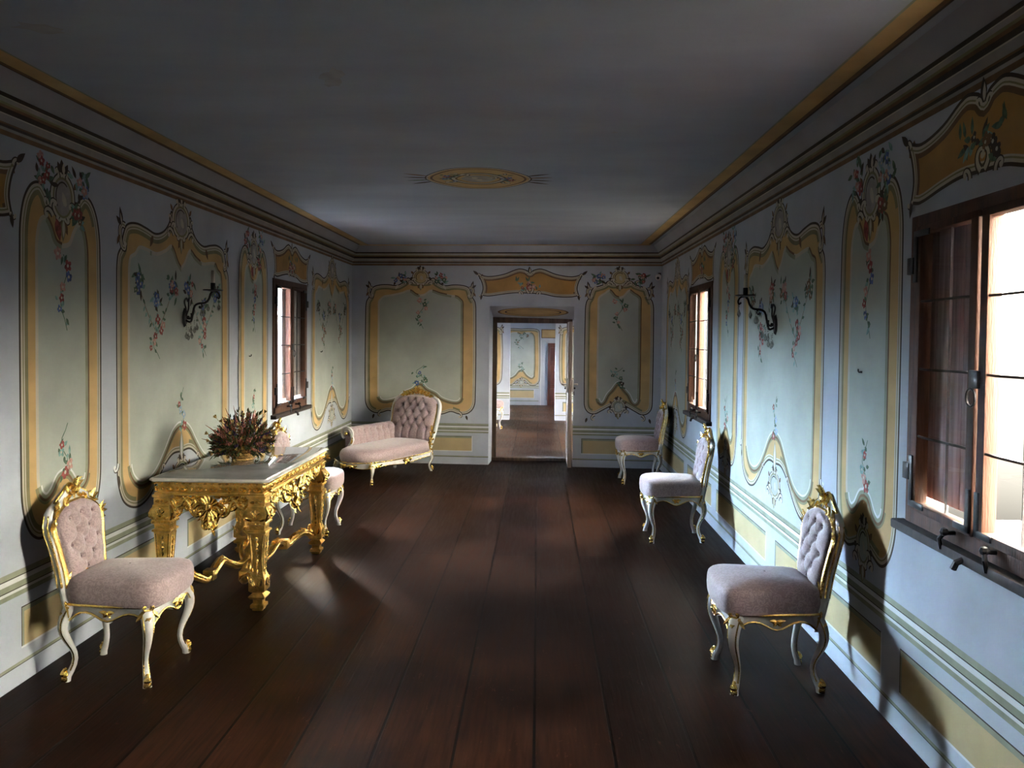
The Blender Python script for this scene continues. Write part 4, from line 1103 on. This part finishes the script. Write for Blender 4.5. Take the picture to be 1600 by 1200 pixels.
    # tapered carved legs
    for sx in (1, -1):
        for sy in (1, -1):
            cx, cy = sx * (A - .045), sy * (B - .045)
            l = MB()
            l.lathe([(.058, .716), (.058, .702), (.050, .696), (.050, .655), (.056, .650), (.056, .642)], (cx, cy, 0), sq=True)
            l.lathe([(.052, .645), (.066, .628), (.074, .606), (.072, .586), (.058, .566), (.046, .556)], (cx, cy, 0), sq=True)
            l.lathe([(.058, .560), (.062, .552), (.062, .540), (.048, .532), (.046, .506), (.058, .500), (.060, .490), (.050, .482)], (cx, cy, 0), sq=True)
            l.lathe([(.050, .484), (.033, .236), (.036, .228)], (cx, cy, 0), sq=True)
            l.lathe([(.034, .232), (.040, .215), (.046, .205), (.050, .190), (.050, .128), (.044, .120), (.030, .112), (.046, .098), (.052, .090), (.044, .076), (.030, .070), (.028, .045), (.042, .038), (.042, .020), (.034, .012), (.030, 0)], (cx, cy, 0), sq=True)
            lo = l.build('leg', M['gold_old'], root, sharp=25)
            g = MB()
            for k, ax in ((1, 0), (-1, 0), (1, 1), (-1, 1)):
                N = Vector((k, 0, 0)) if ax == 0 else Vector((0, k, 0)); T = Vector((0, 1, 0)) if ax == 0 else Vector((1, 0, 0)); C = Vector((cx, cy, 0))
                for j in range(7):
                    z = .462 - j * .034; r = .0485 - (.484 - z) * .066
                    g.leaf(C + N * r + Vector((0, 0, z)), Vector((0, 0, -1)), N, .030, .020 - j * .0012, .007, .1)
                    if j % 2 == 0: g.ball(C + N * (r + .002) + Vector((0, 0, z - .034)), .007, 6)
                for h in (1, -1):
                    g.tube([C + N * .048 + T * h * .040 + Vector((0, 0, .475)), C + N * .034 + T * h * .027 + Vector((0, 0, .245))], .0045, 5)
                    g.scroll(C + N * .066 + T * h * .010 + Vector((0, 0, .59)), T * h + Vector((0, 0, .7)), N, .038, h, 1.3, .008)
                    g.leaf(C + N * .062 + T * h * .02 + Vector((0, 0, .57)), T * h + Vector((0, 0, .3)), N, .05, .024, .010, .35)
                    g.leaf(C + N * .050 + T * h * .012 + Vector((0, 0, .675)), T * h, N, .030, .018, .007, .1)
                    g.leaf(C + N * .050 + T * h * .02 + Vector((0, 0, .160)), T * h * .3 + Vector((0, 0, 1)), N, .055, .022, .010, .2)
                for t_ in (-.8, 0, .8): g.leaf(C + N * .068 + Vector((0, 0, .596)), T * math.sin(t_) + Vector((0, 0, math.cos(t_))), N, .04, .02, .010, .25)
                g.ball(C + N * .074 + Vector((0, 0, .592)), .013, 8); g.ball(C + N * .050 + Vector((0, 0, .676)), .009, 7); g.ball(C + N * .051 + Vector((0, 0, .155)), .011, 7)
                for i in range(5): g.ball(C + N * .059 + T * (i - 2) * .024 + Vector((0, 0, .546)), .007, 6)
                g.tube([C + N * .052 + T * .052 + Vector((0, 0, .652)), C + N * .074 + T * .074 + Vector((0, 0, .61)), C + N * .060 + T * .060 + Vector((0, 0, .565))], [.008, .013, .008], 7)
            g.build('leg_carving', M['gold'], lo)
    # serpentine cross stretcher
    s = MB(); g = MB()
    for sx in (1, -1):
        for sy in (1, -1):
            d = Vector((sx * (A - .075), sy * (B - .09), 0)); side = Vector((-d.y, d.x, 0)).normalized() * sx * sy
            ctl = [(1.0, .155, 0), (.90, .185, .02), (.80, .150, .055), (.70, .118, .06), (.60, .135, .05), (.50, .170, .03), (.38, .180, -.01), (.26, .140, -.03), (.14, .105, -.02), (0, .12, 0)]
            pts = [d * q + side * o + Vector((0, 0, z)) for q, z, o in ctl]
            c = crom(pts, 4)
            s.tube([tuple(q) for q in c], .033, 8, flat=.75)
            for h in (1, -1): g.tube([q + side * h * .029 + Vector((0, 0, .012)) for q in c], .006, 5)
            b = d * .62 + side * .05 + Vector((0, 0, .135))
            s.bbox(b - Vector((.036, .036, .034)), b + Vector((.036, .036, .034)), .006)
            for i in range(3, len(c) - 2, 2):
                t_ = (c[i + 1] - c[i - 1]).normalized()
                g.leaf(c[i] + Vector((0, 0, .022)), t_, Vector((0, 0, 1)), .05, .026, .010, .1)
                for h in (1, -1): g.leaf(c[i] + side * h * .024, t_ + Vector((0, 0, .3)), side * h, .042, .022, .008, .15)
            e = d + Vector((0, 0, .16))
            for h in (1, -1): g.scroll(e - d.normalized() * .02 + Vector((0, 0, .03)), -d.normalized() + Vector((0, 0, h)), side, .045, h, 1.3, .010)
            for q in (.36, .88): g.scroll(d * q + Vector((0, 0, .20)), d.normalized() + Vector((0, 0, .2)), side, .035, 1, 1.3, .008)
    s.lathe([(.02, .07), (.05, .09), (.055, .12), (.045, .15), (.03, .165), (.035, .19), (.02, .215), (.004, .225)], (0, 0, 0), 14)
    so = s.build('stretcher', M['gold_old'], root); g.build('stretcher_carving', M['gold'], so)
make_table()

# ------------------------------------------------------------------ dried flowers in a basket
def make_flowers():
    random.seed(11)
    root = thing('dried_flower_arrangement', 'bushy dried flower arrangement of rust and pink heather in a golden basket on the table', 'flowers', (-2.075, 5.735, 0.8238))
    b = MB()
    b.lathe([(.060, 0), (.068, .004), (.073, .030), (.078, .060), (.080, .080), (.072, .082), (.066, .060), (.05, .055)], n=26)
    for z, r in ((.006, .069), (.024, .073), (.042, .076), (.060, .079), (.078, .081)):
        b.tube([(r * math.cos(i * PI / 14) * (1 + .012 * (-1) ** i), r * math.sin(i * PI / 14) * (1 + .012 * (-1) ** i), z) for i in range(28)], .007, 6, closed=True)
    b.build('basket', M['basket'], root)
    parts = {k: MB() for k in ('stems', 'green_leaves', 'rust_heather', 'pink_blossoms', 'purple_blossoms')}
    def dirv():
        t = random.uniform(0, 2 * PI); e = math.asin(random.uniform(-.12, 1))
        return Vector((math.cos(t) * math.cos(e), math.sin(t) * math.cos(e), math.sin(e)))
    for i in range(430):
        d = dirv(); side = 1 - d.z
        L = random.uniform(.72, 1.08) * (.155 + .105 * d.z) * (1.0 if random.random() < .92 else 1.18)
        base = Vector((d.x * .045, d.y * .045, .06)); tip = base + d * L + Vector((0, 0, .02 - .03 * side))
        mid = base.lerp(tip, .5) + Vector((0, 0, .02))
        parts['stems'].tube([base, mid, tip], .0014, 3)
        low = tip.z < .13
        kind = random.choices(['rust_heather', 'pink_blossoms', 'purple_blossoms', 'straw_flowers', 'green_leaves'], [.33, .16, .12, .14, .35 if not low else .9])[0]
        m = parts.get(kind) or MB(); ax = (tip - mid).normalized(); pa, pb = frame_of(ax)
        if kind in ('rust_heather', 'pink_blossoms', 'purple_blossoms'):
            n = random.randint(7, 12); span = random.uniform(.05, .09); r = .0055 if kind == 'rust_heather' else .0075
            for j in range(n):
                f = j / n; q = tip - ax * span * (1 - f) * 1.0
                a_ = j * 2.4
                m.ball(q + (pa * math.cos(a_) + pb * math.sin(a_)) * .009 * (1.1 - f), r * random.uniform(.7, 1.2) * (1.15 - .6 * f), 5, sc=(1, 1, 1.3))
        elif kind == 'straw_flowers':
            for j in range(6):
                a_ = j * PI / 3; m.leaf(tip, ax * .7 + (pa * math.cos(a_) + pb * math.sin(a_)) * .8, ax, .022, .013, .003, .2)
            m.ball(tip, .006, 5); m.build('straw_flower', M['pl_straw'], root)
        else:
            for j in range(random.randint(5, 9)):
                f = random.random(); q = mid.lerp(tip, f)
                a_ = random.uniform(0, 6.28); m.leaf(q, ax + (pa * math.cos(a_) + pb * math.sin(a_)) * .8, ax, random.uniform(.025, .045), .009, .002, .15)
    for k in range(26):      # loose wispy tips
        d = dirv(); d.z = abs(d.z); base = d * .2 + Vector((0, 0, .08)); tip = base + d * random.uniform(.05, .10) + Vector((0, 0, .02))
        parts['rust_heather'].tube([base, base.lerp(tip, .5) + Vector((0, 0, .006)), tip], [.004, .003, .0008], 4)
    d = Vector((-.95, -.25, .42)).normalized()
    for j in range(12):
        q = d * (.15 + j * .006) + Vector((0, 0, .09)); parts['purple_blossoms'].ball(q + Vector((random.uniform(-.008, .008), random.uniform(-.008, .008), random.uniform(-.008, .008))), .008, 5)
    mm = {'stems': 'stem', 'green_leaves': 'pl_green', 'rust_heather': 'pl_rust', 'pink_blossoms': 'pl_pink', 'purple_blossoms': 'pl_purple', 'straw_flowers': 'pl_straw'}
    for k, v in parts.items(): v.build(k, M[mm[k]], root)
make_flowers()

# ------------------------------------------------------------------ chaise longue
def make_chaise():
    rz = math.atan2(-.908, -.42)
    root = thing('chaise_longue', 'white and gold chaise longue with tufted mauve back in the far left corner', 'chaise longue', (-1.84, 9.89, 0), rz)
    SE = .205                                    # rail underside
    for x, y in ((.60, .245), (.60, -.245), (-.60, .265), (-.60, -.265)):
        cabriole(root, (x * .97, y, SE + .04), (x * 1.02, y * 1.05, 0), (.7 if x > 0 else -.7, .7 if y > 0 else -.7, 0), .245, r=.022)
    # plan outline: square head end, rounded foot end
    def plan(t, g=0.0):
        a = 2 * PI * t; c, s = math.cos(a), math.sin(a)
        e = 6 if c < 0 else 2.6
        rr = (abs(c) ** e + abs(s) ** e) ** (-1 / e)
        x = c * rr * (.68 if c > 0 else .64); y = s * rr * (.315 if c < 0 else .315)
        n = Vector((c / .68, s / .315)).normalized()
        return x + n.x * g, y + n.y * g
    fr = MB(); N = 72
    lower = lambda i: SE - .016 + .010 * math.cos(i / N * 2 * PI * 6) + .0
    fr.grid(lambda u, v: (lambda i, q: (*plan(u, [-.02, 0, .004, .004, 0, -.02][round(v * 5)]), [lower(i), lower(i), SE + .012, SE + .040, SE + .052, SE + .055][round(v * 5)]))(u * N, 0), N, 6, wrap=True)
    fo = fr.build('seat_frame', M['white'], root)
    g = MB()
    g.tube([(*plan(i / N, .006), SE + .046) for i in range(N)], .008, 6, closed=True)
    g.tube([(*plan(i / N, .004), lower(i) + .003) for i in range(N)], .006, 6, closed=True)
    for t in (.25, .02, .955, .75, .13):
        x, y = plan(t, .010); x2, y2 = plan(t + .01, .010); T = Vector((x2 - x, y2 - y, 0)).normalized(); Nn = Vector((T.y, -T.x, 0)); c = Vector((x, y, SE + .006))
        sz = 1.5 if t == .25 else 1.0
        for k in (1, -1):
            g.leaf(c, T * k + Vector((0, 0, .2)), Nn, .07 * sz, .03 * sz, .012, .05); g.leaf(c, T * k - Vector((0, 0, .7)), Nn, .04 * sz, .022 * sz, .012, .1)
            g.scroll(c, T * k + Vector((0, 0, .5)), Nn, .034 * sz, -k, 1.3, .008)
        g.ball(c + Nn * .008, .016 * sz, 8)
    g.build('rail_gilding', M['gold'], fo)
    rings = [(-.004, .258), (.010, .275), (.016, .315), (.008, .352), (-.012, .376), (-.05, .392), (-.11, .402), (-.19, .407), (-.27, .409)]
    st = MB()
    def seat(u, v):
        r = rings[round(v * (len(rings) - 1))]; x, y = plan(u, 0); k = 1 + r[0] / .34
        return (x * (1 + r[0] / .75), y * k, r[1])
    st.grid(seat, 80, len(rings), wrap=True)
    st.add([seat(i / 80, 1) for i in range(80)], [tuple(range(80))])
    st.build('seat', M['fabric'], root, sharp=60)
    # tufted back: a tall rounded panel at the head end
    lean = lambda w: -.565 - .30 * (w - .40)
    hb = lambda b: .285 + .055 * math.sin(min(1, b / .7) * PI / 2) - (0 if b < .70 else .345 * (1 - max(0, 1 - ((b - .70) / .31) ** 3.0) ** .5))
    W0, W1 = .375, .945
    btn = []
    for r, w in enumerate((.545, .635, .725, .815, .89)):
        n = (5, 4, 5, 4, 3)[r]
        for i in range(n): btn.append(((i - (n - 1) / 2) * .115, w))
    lk = links_of(btn, .125)
    lk2 = []
    def pad(u, v):
        a = u * 2 - 1; b = v; half = max(.02, hb(b) - .012); y = a * half; w = W0 + (W1 - W0) * b
        th = .085 * (max(0, 1 - abs(a) ** 6)) ** .5 * (max(0, 1 - abs(2 * b - 1) ** 10)) ** .5
        k = tuft(y, w, btn, lk, .026)
        if w < .545: k += .014 * sum(math.exp(-((y - (i - 2) * .115) / .012) ** 2) for i in range(5)) * min(1, (.545 - w) / .02)
        return (lean(w) + .0 + th - k * min(1, th / .05), y, w)
    pm = MB(); pm.grid(pad, 84, 74); pm.grid(lambda u, v: (lambda q: (lean(q[2]) - .03, q[1] * 1.01, q[2]))(pad(u, v)), 16, 16)
    for y, w in btn: pm.ball((lean(w) + .050, y, w), .009, 6)
    pm.build('backrest', M['fabric'], root, sharp=80)
    K = 24; path = [(hb(min(i / (K - 1), .99)), W0 - .10 + (W1 - W0 + .10) * i / (K - 1)) for i in range(K)]
    loop = path + [(-y, w) for y, w in path[::-1]]
    f = MB(); f.tube([(lean(w) + .004, y + (.012 if y > 0 else -.012), w + (.012 if w > .85 else 0)) for y, w in loop], .020, 10, up=Vector((1, 0, 0)))
    f.tube([(lean(w) - .03, y * 1.0, w) for y, w in loop], .022, 8)
    bf = f.build('back_frame', M['white'], root)
    g = MB(); nx = Vector((1, 0, .2)); P3 = lambda y, w, d=.03: Vector((lean(w) + d, y, w))
    g.tube([P3(y * .965, w - (.010 if w > .85 else 0), .026) for y, w in loop], .007, 6)
    g.tube([P3(y * 1.07, w + (.030 if w > .88 else 0), .010) for y, w in loop], .006, 6)
    for k in (1, -1):
        for q, L in ((.0, .075), (.05, .065), (.10, .06), (.15, .055)):
            g.leaf(P3(k * q, .965 - q * .12), (0, k * .9, .55), nx, L * 1.25, .042, .016, .25); g.scroll(P3(k * (q + .01), .962 - q * .12), (0, k, .5 - q), nx, .058, k if q < .1 else -k, 1.3, .013)
        g.leaf(P3(k * .19, .945), (0, k, -.25), nx, .07, .024, .010, .05)
        for w in (.30, .36, .42, .50): g.leaf(P3(k * (hb(.2) + .012), w, .03), (0, -k * .2, 1), nx, .085, .036, .014, .12); g.scroll(P3(k * (hb(.2) + .012), w, .03), (0, k * .3, -1), nx, .035, k, 1.2, .009)
    for a_ in (-.7, -.25, .25, .7): g.leaf(P3(0, .985), (0, math.sin(a_), math.cos(a_)), nx, .07, .03, .014, .3)
    g.ball(P3(0, .985, .045), .022, 8)
    g.build('crest_carving', M['gold'], bf)
    # padded arm along the wall side
    x0, x1 = -.52, .36
    ab = [(x0 + .10 + i * .125, .545) for i in range(6)]
    def arm(u, v):
        x = x0 + (x1 - x0) * u; t = v * 1.55 * PI - .55 * PI
        hgt = .605 - .03 * max(0, (u - .9) / .1) ** 2; r = .062
        if v < .35:
            k = v / .35; y = -.205 - .02 * k; z = .37 + (hgt - r - .37) * k
            off = .045 + .0
        else:
            k = (v - .35) / .65; a_ = k * PI * 1.25; y = -.225 - .075 + .075 * math.cos(a_); z = hgt - r + r * math.sin(a_); off = 0
        d = 0
        for bx_, bz in ab: d += .024 * math.exp(-((x - bx_) ** 2 + (z - bz) ** 2) / .0012)
        d += .013 * sum(math.exp(-((x - q[0]) / .011) ** 2) for q in ab) * (1 if z < .56 else .25)
        e = min(1, (1 - u) / .06, u / .02); 
        if v < .5: y -= d
        else: z -= d * .7
        return (x, y, z)
    am = MB(); am.grid(arm, 70, 34); am.box((x0, -.325, .30), (x1 - .015, -.275, .56))
    am.box((x0, -.29, .34), (x1 - .015, -.235, .50))
    ao = am.build('armrest', M['fabric'], root, sharp=80)
    g = MB(); c = Vector((x1 + .004, -.285, .535)); nx = Vector((1, 0, 0))
    g.tube([(x1 + .002, -.285 + .078 * math.cos(t), .535 + .070 * math.sin(t)) for t in [i * PI / 9 - .4 for i in range(14)]], .016, 8)
    g.scroll((x1 + .006, -.215, .50), (0, .1, 1), nx, .11, 1, 1.5, .020)
    g.tube([(x1 + .004, -.215, .51), (x1 + .006, -.20, .47), (x1 + .006, -.225, .42), (x1 + .03, -.25, .36), (x1 + .04, -.255, .30), (x1 + .03, -.26, .25)], [.018, .022, .024, .024, .026, .024], 9)
    ws = g.build('arm_support', M['white'], ao)
    g = MB()
    g.leaf((x1 + .03, -.235, .30), (0, .1, 1), nx, .10, .04, .014, .1); g.leaf((x1 + .024, -.215, .42), (-.1, .3, 1), nx, .08, .03, .012, .1); g.ball((x1 + .022, -.285, .535), .024, 8)
    g.scroll((x1 + .03, -.235, .31), (0, -.3, -1), nx, .05, 1, 1.3, .010)
    g.build('arm_gilding', M['gold'], ws)
make_chaise()

# ------------------------------------------------------------------ wall sconces
def make_sconce(label, loc, rz):
    r = thing('wall_sconce', label, 'sconce', loc, rz, 'black candle sconces')      # local x = out of the wall, z up
    m = MB()
    sh = [(0, .0), (.030, .03), (.036, .07), (.026, .105), (0, .14)]
    m.add([(0, y, z - .05) for y, z in sh] + [(0, -y, z - .05) for y, z in sh[1:-1]] + [(.014, y * .7, (z - .07) * .8 + .02) for y, z in sh] + [(.014, -y * .7, (z - .07) * .8 + .02) for y, z in sh[1:-1]],
          [(0, 1, 2, 3, 4, 7, 6, 5), (8, 13, 14, 15, 12, 11, 10, 9)] + [(a, b, b + 8, a + 8) for a, b in ((0, 1), (1, 2), (2, 3), (3, 4), (4, 7), (7, 6), (6, 5), (5, 0))])
    m.build('backplate', M['iron'], r)
    m = MB()
    m.tube([tuple(q) for q in crom([(.012, 0, .0), (.045, 0, -.01), (.060, 0, .04), (.075, 0, .10), (.10, 0, .118), (.15, 0, .125), (.175, 0, .15), (.19, 0, .19), (.205, 0, .205)], 4)], .0075, 7)
    m.tube([tuple(q) for q in crom([(.205, 0, .205), (.235, 0, .20), (.252, 0, .175), (.246, 0, .155), (.232, 0, .165)], 4)], .006, 6)
    for k in (1, -1): m.tube([tuple(q) for q in crom([(.014, 0, .03), (.022, k * .02, .08), (.018, k * .034, .13), (.026, k * .020, .155), (.030, k * .008, .13)], 4)], .0055, 6)
    m.scroll((.05, 0, .05), (.5, 0, -1), Vector((0, 1, 0)), .045, 1, 1.3, .007); m.scroll((.12, 0, .12), (.7, 0, -.7), Vector((0, 1, 0)), .035, 1, 1.3, .006)
    m.build('arm', M['iron'], r)
    m = MB(); m.lathe([(.006, .200), (.03, .206), (.066, .210), (.068, .216), (.03, .214), (.014, .216), (.016, .225), (.016, .262), (.012, .264)], (.205, 0, 0), 18)
    m.build('drip_pan', M['iron'], r)
    m = MB(); m.lathe([(.0125, .258), (.0125, .345), (.010, .350), (.002, .352)], (.205, 0, 0), 12); co = m.build('candle', M['candle'], r)
    k = 0
    for x, y, z, L in ((.246, 0, .150, .075), (.06, .03, .0, .09), (.06, -.03, .0, .09), (.035, .045, -.04, .10), (.035, -.045, -.04, .10), (.13, .02, .105, .07), (.13, -.02, .105, .07), (.09, 0, .02, .10), (.03, 0, -.05, .09), (.17, 0, .13, .05)):
        m = MB()
        n = int(L * .45 / .012)
        for i in range(n): m.ball((x, y, z - i * .012), .0045, 6)
        t = z - n * .012
        m.lathe([(.001, t), (.006, t - .018), (.012, t - .034), (.009, t - .046), (.001, t - .054)], (x, y, 0), 6)
        m.build('crystal_drop', M['crystal'], r, smooth=False)
    return r
sc1 = make_sconce('black sconce with candle and crystal drops on the left wall above the table', (XL + .016, 5.715, 1.80), 0)
dup(sc1, (XR - .016, 5.53, 1.785), PI, 'black sconce with candle and crystal drops on the right wall')

# ------------------------------------------------------------------ small things on the walls
def hook(label, loc, rz):
    m = MB(); m.tube([(0, 0, .006), (.014, 0, .005), (.018, 0, .010), (.018, 0, .018)], .0035, 6); m.ball((.003, 0, .006), .006, 6); m.ball((.018, 0, .018), .0045, 6)
    o = m.build('wall_hook', M['iron']); o.location = loc; o.rotation_euler = (0, 0, rz); tag(o, label, 'hook', 'iron wall hooks')
hook('tiny black hook in the narrow painted panel left of the far left window', (XL + .009, 7.04, 1.51), 0)
hook('tiny black hook in the painted panel between the far left window and the corner', (XL + .009, 9.38, 1.50), 0)
hook('tiny black hook in the narrow painted panel beside the large near window', (XR - .009, 4.08, 1.55), PI)
r = thing('wall_sensor', 'small white sensor on a bracket high in the far right corner', 'sensor', (1.515, yb(1.515) - .005, 2.46))
m = MB(); m.tube([(.035, -.004, .05), (.03, -.05, .045), (.015, -.07, .02)], .010, 7); m.bbox((.015, -.012, .02), (.055, 0, .08), .004); m.build('bracket', M['wood_dark'], r)
m = MB(); m.tube([(.015, -.05, .03), (.004, -.10, .008)], [.036, .034], 14); m.build('housing', M['plastic'], r)
m = MB(); m.tube([(.0035, -.102, .007), (.002, -.108, .004)], [.018, .016], 12); m.build('lens', M['iron'], r)
